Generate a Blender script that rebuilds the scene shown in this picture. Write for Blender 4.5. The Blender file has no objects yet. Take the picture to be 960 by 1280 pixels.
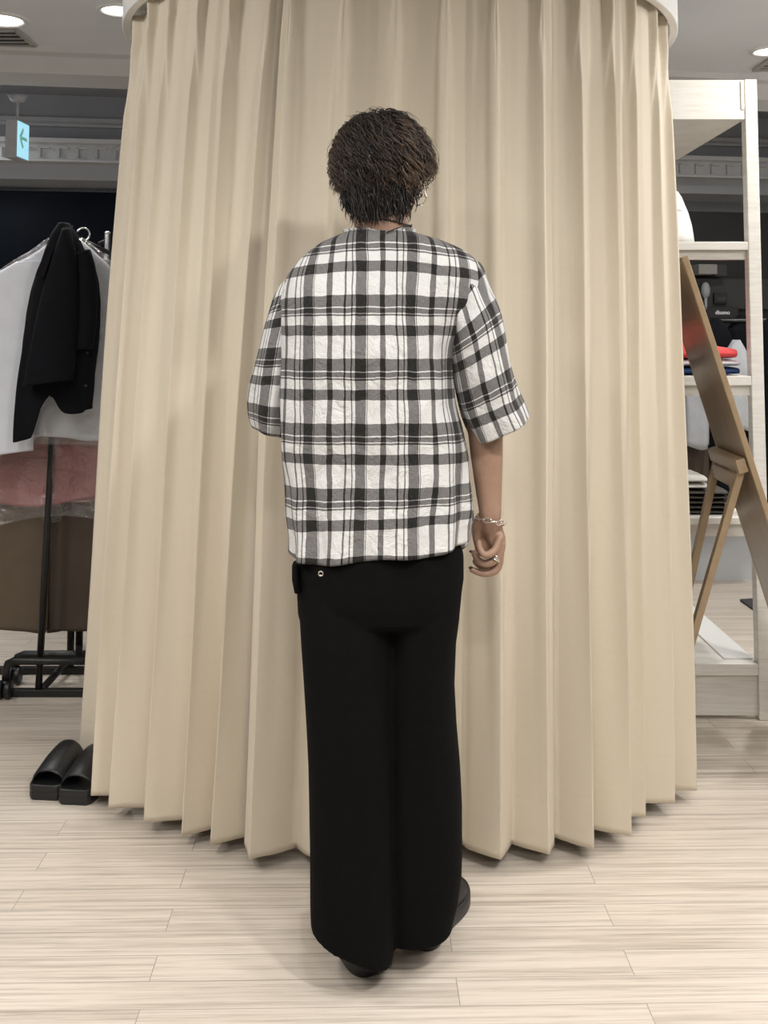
import bpy, bmesh, math, random
import numpy as np
from mathutils import Vector, Matrix, noise as mnoise
random.seed(7)
S = bpy.context.scene
C = S.collection
PI = math.pi
R = math.radians

# ------------------------------------------------------------------ camera
F = 1350.0                       # focal length in pixels of the 960x1280 frame
PITCH = R(4.0)
HC = 1.28
YH = 420.0
CYP = YH - F * math.tan(PITCH)
cam_d = bpy.data.cameras.new('camera')
cam = bpy.data.objects.new('camera', cam_d)
C.objects.link(cam)
cam.location = (0, 0, HC)
cam.rotation_euler = (PI / 2 + PITCH, 0, 0)
cam_d.sensor_fit = 'VERTICAL'
cam_d.sensor_height = 36.0
cam_d.lens = 36.0 * F / 1280.0
cam_d.shift_y = -(640.0 - CYP) / 1280.0
cam_d.clip_start = 0.05
S.camera = cam
_r = Vector((1, 0, 0)); _f = Vector((0, math.cos(PITCH), math.sin(PITCH))); _u = Vector((0, -math.sin(PITCH), math.cos(PITCH)))

def ray(px, py):
    return _r * ((px - 480.0) / F) + _f + _u * ((CYP - py) / F)
def P(px, py, Y):
    d = ray(px, py)
    return Vector((0, 0, HC)) + d * (Y / d.y)
def G(px, py, z=0.0):
    d = ray(px, py)
    return Vector((0, 0, HC)) + d * ((z - HC) / d.z)
def proj(v):
    w = Vector(v) - Vector((0, 0, HC))
    k = w.dot(_f)
    return 480 + F * w.dot(_r) / k, CYP - F * w.dot(_u) / k

# ------------------------------------------------------------------ materials
def srgb(r, g, b):
    f = lambda c: (c / 255 / 12.92) if c / 255 <= 0.04045 else ((c / 255 + 0.055) / 1.055) ** 2.4
    return (f(r), f(g), f(b), 1)
class NT:
    def __init__(s, name):
        s.m = bpy.data.materials.new(name); s.m.use_nodes = True
        s.t = s.m.node_tree; s.b = s.t.nodes['Principled BSDF']; s.out = s.t.nodes['Material Output']
    def n(s, typ, **kw):
        nd = s.t.nodes.new(typ)
        for k, v in kw.items():
            if k.startswith('_'): setattr(nd, k[1:], v)
            else:
                key = k.replace('__', ' ')
                nd.inputs[int(key[1:]) if key[0] == 'i' and key[1:].isdigit() else key].default_value = v
        return nd
    def l(s, a, b): s.t.links.new(a, b)
    def math(s, op, a, b=None, clamp=False):
        nd = s.t.nodes.new('ShaderNodeMath'); nd.operation = op; nd.use_clamp = clamp
        for i, x in enumerate((a, b)):
            if x is None: continue
            if isinstance(x, (int, float)): nd.inputs[i].default_value = x
            else: s.l(x, nd.inputs[i])
        return nd.outputs[0]
    def ramp(s, fac, stops, interp='LINEAR'):
        nd = s.t.nodes.new('ShaderNodeValToRGB'); cr = nd.color_ramp; cr.interpolation = interp
        while len(cr.elements) < len(stops): cr.elements.new(0.5)
        for e, (p, c) in zip(cr.elements, stops):
            e.position = p; e.color = c if len(c) == 4 else (*c, 1)
        s.l(fac, nd.inputs[0]); return nd.outputs[0]
    def coords(s, kind='Object', scale=(1, 1, 1), rot=(0, 0, 0)):
        tc = s.t.nodes.new('ShaderNodeTexCoord'); mp = s.t.nodes.new('ShaderNodeMapping')
        mp.inputs['Scale'].default_value = scale; mp.inputs['Rotation'].default_value = rot
        s.l(tc.outputs[kind], mp.inputs[0]); return mp.outputs[0]
    def bump(s, h, strength=0.3, dist=0.01):
        nd = s.t.nodes.new('ShaderNodeBump'); nd.inputs['Strength'].default_value = strength; nd.inputs['Distance'].default_value = dist
        s.l(h, nd.inputs['Height']); s.l(nd.outputs[0], s.b.inputs['Normal'])
    def noise(s, vec, scale, detail=4, rough=0.55):
        nd = s.t.nodes.new('ShaderNodeTexNoise'); nd.inputs['Scale'].default_value = scale
        nd.inputs['Detail'].default_value = detail; nd.inputs['Roughness'].default_value = rough
        s.l(vec, nd.inputs['Vector']); return nd.outputs['Fac']
    def set(s, **kw):
        for k, v in kw.items(): s.b.inputs[k.replace('_', ' ')].default_value = v
        return s

def plain(name, col, rough=0.5, metal=0.0, var=0.06, scale=30, bump=0.0, spec=0.5, sheen=0.0):
    t = NT(name); v = t.coords()
    nz = t.noise(v, scale)
    c0 = tuple(min(1, c * (1 - var)) for c in col[:3]); c1 = tuple(min(1, c * (1 + var)) for c in col[:3])
    t.l(t.ramp(nz, [(0.25, c0), (0.75, c1)]), t.b.inputs['Base Color'])
    t.set(Roughness=rough, Metallic=metal, Specular_IOR_Level=spec, Sheen_Weight=sheen)
    if bump: t.bump(nz, bump, 0.004)
    return t.m

def emit(name, col, strength):
    t = NT(name); v = t.coords(); nz = t.noise(v, 8)
    t.l(t.ramp(nz, [(0.3, tuple(c * .97 for c in col[:3])), (0.7, col[:3])]), t.b.inputs['Emission Color'])
    t.set(Emission_Strength=strength, Base_Color=(.8, .8, .8, 1)); return t.m

# curtain cloth
def m_curtain():
    t = NT('curtain_cloth'); v = t.coords()
    fine = t.noise(t.coords(scale=(700, 700, 120)), 1.0, 2)
    slub = t.noise(t.coords(scale=(60, 60, 260)), 1.0, 3)
    mix = t.math('ADD', t.math('MULTIPLY', fine, .5), t.math('MULTIPLY', slub, .5))
    t.l(t.ramp(mix, [(0.3, (.67, .597, .48)), (0.7, (.705, .628, .508))]), t.b.inputs['Base Color'])
    t.set(Roughness=.72, Sheen_Weight=.12, Specular_IOR_Level=.3)
    t.bump(mix, .05, .0015); return t.m
M = {}
M['curtain'] = m_curtain()

def m_floor():
    t = NT('wood_plank_floor')
    v = t.coords(rot=(0, 0, R(-1.2)))
    mp = t.n('ShaderNodeMapping'); mp.inputs['Location'].default_value = (0.42, 0.019, 0)
    t.l(v, mp.inputs[0])
    br = t.n('ShaderNodeTexBrick', Scale=1.0, Mortar__Size=.0009, Mortar__Smooth=.1, Bias=0.0, Brick__Width=.97, Row__Height=.0908)
    br.offset = .37; br.offset_frequency = 2; br.squash = 1.0
    br.inputs['Color1'].default_value = (0, 0, 0, 1); br.inputs['Color2'].default_value = (1, 1, 1, 1); br.inputs['Mortar'].default_value = (.5, .5, .5, 1)
    t.l(mp.outputs[0], br.inputs['Vector'])
    tone = br.outputs['Color']
    # grain: long streaks along X, shifted per plank
    sp = t.n('ShaderNodeSeparateXYZ'); t.l(mp.outputs[0], sp.inputs[0])
    sc = t.n('ShaderNodeSeparateColor'); t.l(tone, sc.inputs[0])
    cx = t.n('ShaderNodeCombineXYZ')
    t.l(t.math('ADD', t.math('MULTIPLY', sp.outputs[0], 1.7), t.math('MULTIPLY', sc.outputs[0], 13.0)), cx.inputs[0])
    t.l(t.math('MULTIPLY', sp.outputs[1], 75.0), cx.inputs[1])
    g1 = t.noise(cx.outputs[0], 1.0, 6, .6)
    cx2 = t.n('ShaderNodeCombineXYZ')
    t.l(t.math('ADD', t.math('MULTIPLY', sp.outputs[0], 9.0), t.math('MULTIPLY', sc.outputs[0], 7.0)), cx2.inputs[0])
    t.l(t.math('MULTIPLY', sp.outputs[1], 330.0), cx2.inputs[1])
    g2 = t.noise(cx2.outputs[0], 1.0, 3, .6)
    g = t.math('ADD', t.math('MULTIPLY', g1, .68), t.math('MULTIPLY', g2, .32))
    g = t.math('ADD', g, t.math('MULTIPLY', t.math('SUBTRACT', sc.outputs[0], .5), .07))
    col = t.ramp(g, [(.30, (.36, .295, .24)), (.41, (.51, .445, .375)), (.52, (.67, .595, .51)), (.68, (.765, .69, .605))])
    mixn = t.n('ShaderNodeMix'); mixn.data_type = 'RGBA'
    t.l(t.math('MULTIPLY', br.outputs['Fac'], .62), mixn.inputs['Factor']); t.l(col, mixn.inputs[6]); mixn.inputs[7].default_value = (.13, .10, .08, 1)
    t.l(mixn.outputs[2], t.b.inputs['Base Color'])
    t.l(t.ramp(g, [(.3, (.50,) * 3), (.7, (.36,) * 3)]), t.b.inputs['Roughness'])
    t.set(Specular_IOR_Level=.4)
    t.bump(t.math('SUBTRACT', t.math('MULTIPLY', g2, .3), t.math('MULTIPLY', br.outputs['Fac'], .8)), .15, .002)
    return t.m
M['floor'] = m_floor()

def m_plaid():
    t = NT('black_white_plaid_linen')
    uv = t.n('ShaderNodeTexCoord').outputs['UV']
    # slight hand of the cloth: wavy yarns
    nz = t.n('ShaderNodeTexNoise', Scale=3.0, Detail=2.0); t.l(uv, nz.inputs['Vector'])
    vm = t.n('ShaderNodeVectorMath'); vm.operation = 'MULTIPLY_ADD'
    t.l(nz.outputs['Color'], vm.inputs[0]); vm.inputs[1].default_value = (.05, .05, 0); t.l(uv, vm.inputs[2])
    sp = t.n('ShaderNodeSeparateXYZ'); t.l(vm.outputs[0], sp.inputs[0])
    W, K = (0, 0, 0), (1, 1, 1)
    fu = t.math('FRACT', sp.outputs[0]); fv = t.math('FRACT', sp.outputs[1])
    cu = t.ramp(fu, [(0, K), (.205, W), (.222, K), (.238, W), (.475, K), (.575, W), (.79, K), (.825, W), (.92, K), (.945, W)], 'CONSTANT')
    cv = t.ramp(fv, [(0, K), (.185, W), (.205, K), (.285, W), (.300, K), (.325, W), (.475, K), (.64, W)], 'CONSTANT')
    s = t.math('ADD', cu, cv)
    # yarn-level mottling
    a = t.n('ShaderNodeTexNoise', Scale=1.0, Detail=2.0); vm2 = t.n('ShaderNodeVectorMath'); vm2.operation = 'MULTIPLY'
    t.l(uv, vm2.inputs[0]); vm2.inputs[1].default_value = (90, 14, 1); t.l(vm2.outputs[0], a.inputs['Vector'])
    b = t.n('ShaderNodeTexNoise', Scale=1.0, Detail=2.0); vm3 = t.n('ShaderNodeVectorMath'); vm3.operation = 'MULTIPLY'
    t.l(uv, vm3.inputs[0]); vm3.inputs[1].default_value = (14, 110, 1); t.l(vm3.outputs[0], b.inputs['Vector'])
    mott = t.math('ADD', t.math('SUBTRACT', a.outputs['Fac'], .5), t.math('SUBTRACT', b.outputs['Fac'], .5))
    s2 = t.math('ADD', t.math('MULTIPLY', s, .5), t.math('MULTIPLY', mott, .16), clamp=True)
    t.l(t.ramp(s2, [(0, (.76, .755, .745)), (.12, (.71, .70, .69)), (.5, (.185, .178, .175)), (.9, (.026, .024, .023)), (1, (.018, .017, .016))]), t.b.inputs['Base Color'])
    t.set(Roughness=.85, Sheen_Weight=.1, Specular_IOR_Level=.2)
    w = t.n('ShaderNodeTexNoise', Scale=2.6, Detail=5.0, Roughness=.6, Distortion=.6); t.l(uv, w.inputs['Vector'])
    t.bump(t.math('ADD', w.outputs['Fac'], t.math('MULTIPLY', mott, .08)), .8, .02)
    return t.m
M['plaid'] = m_plaid()
M['black_cloth'] = plain('black_trouser_cloth', (.0042, .0041, .0041), .92, var=.2, scale=60, bump=.05, spec=.1, sheen=.0)
M['navy_cloth'] = plain('black_shirt_cloth', (.0042, .0045, .0065), .88, var=.2, scale=40, bump=.06, spec=.15)
M['skin'] = plain('skin', (.35, .215, .15), .5, var=.08, scale=45, bump=.06)
M['nail'] = plain('dark_nail', (.05, .028, .022), .25)  # one dark brown tone for the nails
def m_hair():
    t = NT('dark_brown_hair')
    at = t.n('ShaderNodeAttribute'); at.attribute_name = 'tone'
    sp = t.n('ShaderNodeSeparateColor'); t.l(at.outputs['Color'], sp.inputs[0])
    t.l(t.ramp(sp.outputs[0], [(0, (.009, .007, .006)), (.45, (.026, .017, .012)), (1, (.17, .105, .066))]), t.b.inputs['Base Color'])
    t.set(Roughness=.36, Specular_IOR_Level=.5); return t.m
M['hair'] = m_hair()
M['black_rubber'] = plain('black_rubber', (.012, .0125, .014), .42, var=.15, scale=60, bump=.03)
M['shoe_upper'] = plain('black_shoe_upper', (.013, .013, .014), .5, var=.15, scale=50)
M['silver'] = plain('silver', (.78, .75, .70), .22, metal=1.0, var=.04)
M['cord'] = plain('black_leather_cord', (.012, .011, .010), .5)
M['black_metal'] = plain('black_painted_metal', (.018, .018, .018), .38, metal=.2, var=.15)
M['chrome'] = plain('chrome', (.7, .7, .7), .15, metal=1.0)
M['white_cloth'] = plain('white_garment_cloth', (.66, .68, .73), .8, var=.05, scale=18, bump=.25)
M['pink_cloth'] = plain('dusty_pink_cloth', (.33, .115, .11), .8, var=.1, scale=14, bump=.2)
M['brown_cloth'] = plain('brown_cover_cloth', (.115, .083, .055), .7, var=.12, scale=10, bump=.15)
M['dark_brown_cloth'] = plain('dark_brown_cover_cloth', (.060, .041, .028), .75, var=.12, scale=10, bump=.15)
M['grey_cloth'] = plain('grey_cloth', (.36, .37, .39), .85, var=.08, scale=18, bump=.15)
M['blue_grey_cloth'] = plain('pale_grey_cloth', (.44, .46, .48), .85, var=.08, scale=18, bump=.15)
M['red_cloth'] = plain('coral_red_knit', (.78, .085, .085), .9, var=.1, scale=120, bump=.3)
M['pale_knit'] = plain('pale_grey_knit', (.62, .62, .65), .9, var=.08, scale=120, bump=.3)
M['blue_knit'] = plain('navy_blue_knit', (.012, .035, .12), .9, var=.2, scale=120, bump=.3)
M['olive_knit'] = plain('dark_olive_cloth', (.065, .060, .048), .9, var=.15, scale=90, bump=.3)
M['cream_knit'] = plain('cream_cloth', (.72, .70, .66), .9, var=.06, scale=60, bump=.3)
def m_plastic():
    t = NT('clear_plastic_film')
    v = t.coords(); nzn = t.n('ShaderNodeTexNoise', Scale=11.0, Detail=5.0, Roughness=.62, Distortion=1.6); t.l(v, nzn.inputs['Vector']); nz = nzn.outputs['Fac']
    t.t.nodes.remove(t.b)
    gl = t.n('ShaderNodeBsdfGlossy', Roughness=.10); gl.inputs['Color'].default_value = (1, 1, 1, 1)
    tr = t.n('ShaderNodeBsdfTransparent'); tr.inputs['Color'].default_value = (.93, .93, .93, 1)
    mx = t.n('ShaderNodeMixShader'); mx.inputs[0].default_value = .15
    bp = t.n('ShaderNodeBump'); bp.inputs['Strength'].default_value = .9; bp.inputs['Distance'].default_value = .05
    t.l(nz, bp.inputs['Height']); t.l(bp.outputs[0], gl.inputs['Normal'])
    t.l(tr.outputs[0], mx.inputs[1]); t.l(gl.outputs[0], mx.inputs[2]); t.l(mx.outputs[0], t.out.inputs['Surface'])
    return t.m
M['plastic'] = m_plastic()
def m_whitewood():
    t = NT('white_stained_wood')
    g = t.noise(t.coords(scale=(3, 3, 45)), 3.0, 4)
    t.l(t.ramp(g, [(.3, (.70, .67, .61)), (.6, (.80, .78, .73))]), t.b.inputs['Base Color'])
    t.set(Roughness=.4); t.bump(g, .08, .002); return t.m
M['white_wood'] = m_whitewood()
def m_mirrorwood():
    t = NT('tan_wood_veneer')
    g = t.noise(t.coords(scale=(4, 4, 1.2)), 9.0, 5)
    t.l(t.ramp(g, [(.3, (.27, .195, .12)), (.65, (.34, .25, .16))]), t.b.inputs['Base Color'])
    t.set(Roughness=.33, Specular_IOR_Level=.5); return t.m
M['tan_wood'] = m_mirrorwood()
M['frame_wood'] = plain('tan_frame_wood', (.40, .295, .185), .38, var=.1, scale=25)
M['mirror'] = plain('mirror_glass', (.85, .87, .86), .03, metal=1.0, var=.01)
M['ceiling'] = plain('ceiling_paint', (.77, .79, .82), .85, var=.02, scale=3)
M['moulding'] = plain('grey_white_moulding_paint', (.62, .62, .62), .7, var=.03, scale=6)
M['coffer'] = plain('grey_coffer_paint', (.40, .41, .43), .7, var=.05, scale=3)
M['wall_paint'] = plain('warm_white_wall_paint', (.62, .60, .56), .85, var=.02, scale=4)
M['dark_wall'] = plain('dark_charcoal_wall', (.042, .042, .042), .5, var=.1, scale=4)
M['track'] = plain('white_track_enamel', (.80, .80, .78), .35, var=.02)
M['grille'] = plain('grey_grille', (.42, .41, .38), .5)
M['dark'] = plain('dark_slot', (.02, .02, .02), .8)
M['lamp'] = emit('lamp_glow', (1, .97, .92), 9.0)
M['sign_face'] = emit('sign_glow', (.30, .80, 1.0), 1.0)
M['sign_green'] = emit('sign_arrow_green', (.0, .22, .17), .9)
M['sign_body'] = plain('grey_white_sign_case', (.50, .50, .52), .5)
M['rug'] = plain('dark_grey_rug', (.06, .06, .062), .95, var=.5, scale=120, bump=.5)
M['panel_white'] = plain('pale_grey_panel', (.52, .54, .56), .3, var=.03, scale=4)
M['letter'] = emit('white_lettering', (.8, .8, .8), .35)
M['eye'] = plain('eye_white', (.75, .73, .70), .2)
def m_glass_dark():
    t = NT('dark_shop_glass'); v = t.coords(); nz = t.noise(v, 1.2)
    t.l(t.ramp(nz, [(.3, (.006, .008, .012)), (.7, (.012, .015, .022))]), t.b.inputs['Base Color'])
    t.set(Roughness=.3, Specular_IOR_Level=.03); return t.m
M['dark_glass'] = m_glass_dark()

# ------------------------------------------------------------------ mesh builder
class MB:
    def __init__(s): s.v = []; s.f = []; s.uv = None; s.tone = None
    def add(s, vs, fs):
        o = len(s.v); s.v += [Vector(x) for x in vs]; s.f += [tuple(i + o for i in f) for f in fs]; return s
    def box(s, c, size, rot=None):
        hx, hy, hz = (x / 2 for x in size); c = Vector(c)
        vs = [Vector((x, y, z)) for z in (-hz, hz) for y in (-hy, hy) for x in (-hx, hx)]
        if rot is not None: vs = [rot @ v for v in vs]
        return s.add([v + c for v in vs], [(0, 2, 3, 1), (4, 5, 7, 6), (0, 1, 5, 4), (2, 6, 7, 3), (0, 4, 6, 2), (1, 3, 7, 5)])
    def box2(s, a, b): return s.box([(x + y) / 2 for x, y in zip(a, b)], [abs(y - x) for x, y in zip(a, b)])
    def bar(s, a, b, w, h, up=(0, 0, 1)):
        a = Vector(a); b = Vector(b); d = (b - a); L = d.length; d.normalize()
        sx = d.cross(Vector(up)); sx.normalize(); sz = sx.cross(d)
        rot = Matrix((sx, d, sz)).transposed()
        return s.box((a + b) / 2, (w, L, h), rot)
    def rings(s, rings, cap=True, closed=True):
        n = len(rings[0]); o = len(s.v)
        for r in rings: s.v += [Vector(p) for p in r]
        for i in range(len(rings) - 1):
            for j in range(n if closed else n - 1):
                k = (j + 1) % n
                s.f.append((o + i * n + j, o + i * n + k, o + (i + 1) * n + k, o + (i + 1) * n + j))
        if cap and closed:
            s.f.append(tuple(o + j for j in reversed(range(n))))
            s.f.append(tuple(o + (len(rings) - 1) * n + j for j in range(n)))
        return s
    def tube(s, pts, rad, n=10, cap=True, closed=False, round_ends=False):
        pts = [Vector(p) for p in pts]; m = len(pts)
        rad = [rad] * m if isinstance(rad, (int, float)) else list(rad)
        if round_ends:
            d0 = (pts[0] - pts[1]).normalized(); d1 = (pts[-1] - pts[-2]).normalized()
            a = []; ar = []; b = []; br = []
            for k in (80, 55, 28):
                a.append(pts[0] + d0 * rad[0] * math.sin(R(k))); ar.append(rad[0] * math.cos(R(k)))
            for k in (28, 55, 80):
                b.append(pts[-1] + d1 * rad[-1] * math.sin(R(k))); br.append(rad[-1] * math.cos(R(k)))
            pts = a + pts + b; rad = ar + rad + br; m = len(pts)
        tang = []
        for i in range(m):
            if closed: t = pts[(i + 1) % m] - pts[i - 1]
            else: t = pts[min(i + 1, m - 1)] - pts[max(i - 1, 0)]
            tang.append(t.normalized() if t.length > 1e-9 else Vector((0, 0, 1)))
        up = Vector((0, 0, 1)) if abs(tang[0].z) < .9 else Vector((1, 0, 0))
        nx = tang[0].cross(up).normalized(); rings = []
        for i in range(m):
            nx = (nx - tang[i] * nx.dot(tang[i])).normalized(); ny = tang[i].cross(nx)
            rings.append([pts[i] + (nx * math.cos(2 * PI * j / n) + ny * math.sin(2 * PI * j / n)) * rad[i] for j in range(n)])
        if closed:
            rings.append(rings[0]); return s.rings(rings, cap=False)
        return s.rings(rings, cap=cap)
    def ell(s, c, r, rot=None, nu=20, nv=14):
        c = Vector(c); rings = []
        for i in range(1, nv):
            a = PI * i / nv
            ring = [Vector((r[0] * math.sin(a) * math.cos(2 * PI * j / nu), r[1] * math.sin(a) * math.sin(2 * PI * j / nu), -r[2] * math.cos(a))) for j in range(nu)]
            if rot is not None: ring = [rot @ p for p in ring]
            rings.append([p + c for p in ring])
        return s.rings(rings)
    def lathe(s, prof, c=(0, 0, 0), n=32, axis=None):
        c = Vector(c)
        return s.rings([[c + Vector((r * math.cos(2 * PI * j / n), r * math.sin(2 * PI * j / n), z)) for j in range(n)] for r, z in prof])
    def torus(s, c, R1, r, rot=None, n=28, k=8):
        pts = [Vector((R1 * math.cos(2 * PI * i / n), R1 * math.sin(2 * PI * i / n), 0)) for i in range(n)]
        if rot is not None: pts = [rot @ p for p in pts]
        return s.tube([Vector(c) + p for p in pts], r, k, closed=True)
    def build(s, name, mat, parent=None, smooth=False, bevel=0, subsurf=0, solid=0, auto=None, local=False):
        me = bpy.data.meshes.new(name)
        off = Vector((0, 0, 0))
        if parent is not None and not local:
            p = parent
            while p is not None: off += p.location; p = p.parent
        me.from_pydata([tuple(v - off) for v in s.v], [], s.f)
        bm = bmesh.new(); bm.from_mesh(me); bmesh.ops.recalc_face_normals(bm, faces=bm.faces); bm.to_mesh(me); bm.free()
        me.materials.append(mat)
        if s.uv is not None:
            ul = me.uv_layers.new(name='UVMap')
            for lp in me.loops: ul.data[lp.index].uv = s.uv[lp.vertex_index]
        if s.tone is not None:
            ca = me.color_attributes.new('tone', 'FLOAT_COLOR', 'POINT')
            for i, t in enumerate(s.tone): ca.data[i].color = (t, t, t, 1)
        if smooth: me.polygons.foreach_set('use_smooth', [True] * len(me.polygons))
        o = bpy.data.objects.new(name, me); C.objects.link(o)
        if parent is not None: o.parent = parent
        if solid: md = o.modifiers.new('solid', 'SOLIDIFY'); md.thickness = solid; md.offset = 0
        if bevel: md = o.modifiers.new('bevel', 'BEVEL'); md.width = bevel; md.segments = 2; md.limit_method = 'ANGLE'
        if subsurf: md = o.modifiers.new('sub', 'SUBSURF'); md.levels = subsurf; md.render_levels = subsurf
        return o

def tag(o, label=None, cat=None, group=None, kind=None):
    if label: o['label'] = label
    if cat: o['category'] = cat
    if group: o['group'] = group
    if kind: o['kind'] = kind
    return o
def thing(name, loc, label, cat, group=None, rz=0):
    o = bpy.data.objects.new(name, None); C.objects.link(o); o.empty_display_size = .1
    o.location = loc; o.rotation_euler = (0, 0, rz)
    return tag(o, label, cat, group)
def struct(o, label=None): o['kind'] = 'structure'; 
def remeshed(mb, name, mat, parent, voxel, smooth_it=6, smooth_f=.5):
    o = mb.build(name + '_tmp', mat, None)
    md = o.modifiers.new('r', 'REMESH'); md.mode = 'VOXEL'; md.voxel_size = voxel
    if smooth_it:
        ms = o.modifiers.new('s', 'SMOOTH'); ms.factor = smooth_f; ms.iterations = smooth_it
    dg = bpy.context.evaluated_depsgraph_get(); dg.update()
    me = bpy.data.meshes.new_from_object(o.evaluated_get(dg), depsgraph=dg)
    bpy.data.objects.remove(o, do_unlink=True)
    me.name = name
    if not me.materials: me.materials.append(mat)
    off = Vector((0, 0, 0)); p = parent
    while p is not None: off += p.location; p = p.parent
    me.transform(Matrix.Translation(-off))
    me.polygons.foreach_set('use_smooth', [True] * len(me.polygons))
    n = bpy.data.objects.new(name, me); C.objects.link(n); n.parent = parent
    return n
def sm(a, b, x):
    t = min(1, max(0, (x - a) / (b - a))); return t * t * (3 - 2 * t)
def lerp(a, b, t): return a + (b - a) * t
def spline(pts, n):
    pts = [Vector(p) for p in pts]; out = []
    m = len(pts) - 1
    for k in range(n):
        x = k / (n - 1) * m; i = min(int(x), m - 1); t = x - i
        p0 = pts[max(i - 1, 0)]; p1 = pts[i]; p2 = pts[i + 1]; p3 = pts[min(i + 2, m)]
        out.append(.5 * ((2 * p1) + (p2 - p0) * t + (2 * p0 - 5 * p1 + 4 * p2 - p3) * t * t + (3 * p1 - p0 - 3 * p2 + p3) * t ** 3))
    return out

# ------------------------------------------------------------------ room
CEIL = 2.6
YAW = R(9.0)                                   # the far architecture is turned a little
def back(o_y, x, y_off=0.0):                   # point on a wall line that crosses x=0 at depth o_y, turned by YAW
    return Vector((x * math.cos(YAW) - y_off * math.sin(YAW), o_y + x * math.sin(YAW) + y_off * math.cos(YAW), 0))
def slab(name, o_y, y0, y1, z0, z1, mat, x0=-5.5, x1=5.5, bevel=0):
    b = MB()
    cs = [back(o_y, x0, y0), back(o_y, x1, y0), back(o_y, x1, y1), back(o_y, x0, y1)]
    b.add([c + Vector((0, 0, z0)) for c in cs] + [c + Vector((0, 0, z1)) for c in cs],
          [(0, 3, 2, 1), (4, 5, 6, 7), (0, 1, 5, 4), (1, 2, 6, 5), (2, 3, 7, 6), (3, 0, 4, 7)])
    o = b.build(name, mat, bevel=bevel); o['kind'] = 'structure'; return o
o = MB().box2((-5.5, -3.2, -.1), (5.5, 9.6, 0)).build('floor', M['floor']); o['kind'] = 'structure'
# ceiling over the front part, up to a crown that is turned by YAW
b = MB()
e0 = back(5.2, -5.6); e1 = back(5.2, 5.6)
b.add([(-5.5, -3.2, CEIL), (5.5, -3.2, CEIL), (e1.x, e1.y, CEIL), (e0.x, e0.y, CEIL)] + [(-5.5, -3.2, CEIL + .12), (5.5, -3.2, CEIL + .12), (e1.x, e1.y, CEIL + .12), (e0.x, e0.y, CEIL + .12)],
      [(0, 3, 2, 1), (4, 5, 6, 7), (0, 1, 5, 4), (1, 2, 6, 5), (2, 3, 7, 6), (3, 0, 4, 7)])
o = b.build('ceiling', M['ceiling']); o['kind'] = 'structure'
# crown: profile stepping down from the ceiling edge
def profile_trim(name, o_y, prof, mat):
    b = MB()
    b.rings([[back(o_y, x, y) + Vector((0, 0, z)) for (y, z) in prof] for x in (-5.5, 5.5)])
    o = b.build(name, mat); o['kind'] = 'structure'; return o
profile_trim('trim_1', 5.2, [(-.12, 2.6), (-.10, 2.575), (-.04, 2.57), (-.02, 2.545), (.0, 2.53), (.03, 2.505), (.30, 2.505), (.33, 2.53), (.33, 2.72), (-.12, 2.72)], M['moulding'])
slab('ceiling_coffer', 5.2, .30, 3.2, 3.0, 3.1, M['coffer'])
slab('wall_coffer', 8.0, 0, .12, 2.25, 3.1, M['coffer'])
profile_trim('trim_2', 8.0, [(0, 2.83), (-.05, 2.83), (-.06, 2.80), (-.035, 2.785), (-.035, 2.77), (0, 2.765)], M['moulding'])
profile_trim('trim_3', 8.0, [(0, 2.63), (-.34, 2.63), (-.34, 2.60), (-.31, 2.59), (-.31, 2.49), (-.36, 2.48), (-.36, 2.465), (0, 2.465)], M['moulding'])
b = MB()
x = -3.4
while x < 3.6:
    c = back(8.0, x, -.322) + Vector((0, 0, 2.535)); rot = Matrix.Rotation(YAW, 3, 'Z')
    for dx, dz, w, h in ((-.03, 0, .012, .07), (0, .03, .07, .012)):
        b.box(c + rot @ Vector((dx, 0, dz)), (w, .03, h), rot)
    x += .125
o = b.build('trim_4', M['moulding']); o['kind'] = 'structure'
profile_trim('trim_5', 8.0, [(0, 2.465), (-.22, 2.465), (-.22, 2.36), (0, 2.33)], M['coffer'])
slab('wall_back', 8.0, .0, .1, 0, 2.34, M['dark_wall'])
# big dark glazing on the left half of the back wall, with slim mullions
slab('window_1', 8.0, -.05, -.02, .12, 2.3, M['dark_glass'], -4.6, .3)
for i, xx in enumerate((-4.6, -3.0, -1.4, .2)):
    slab('trim_%d' % (6 + i), 8.0, -.09, -.055, 0, 2.33, M['dark_wall'], xx, xx + .05)
for nm, a, bb in (('wall_left', (-5.6, -3.2, 0), (-5.5, 9.6, 3.1)), ('wall_right', (5.5, -3.2, 0), (5.6, 9.6, 3.1)), ('wall_front', (-5.5, -3.3, 0), (5.5, -3.2, 3.1))):
    o = MB().box2(a, bb).build(nm, M['wall_paint']); o['kind'] = 'structure'

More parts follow.
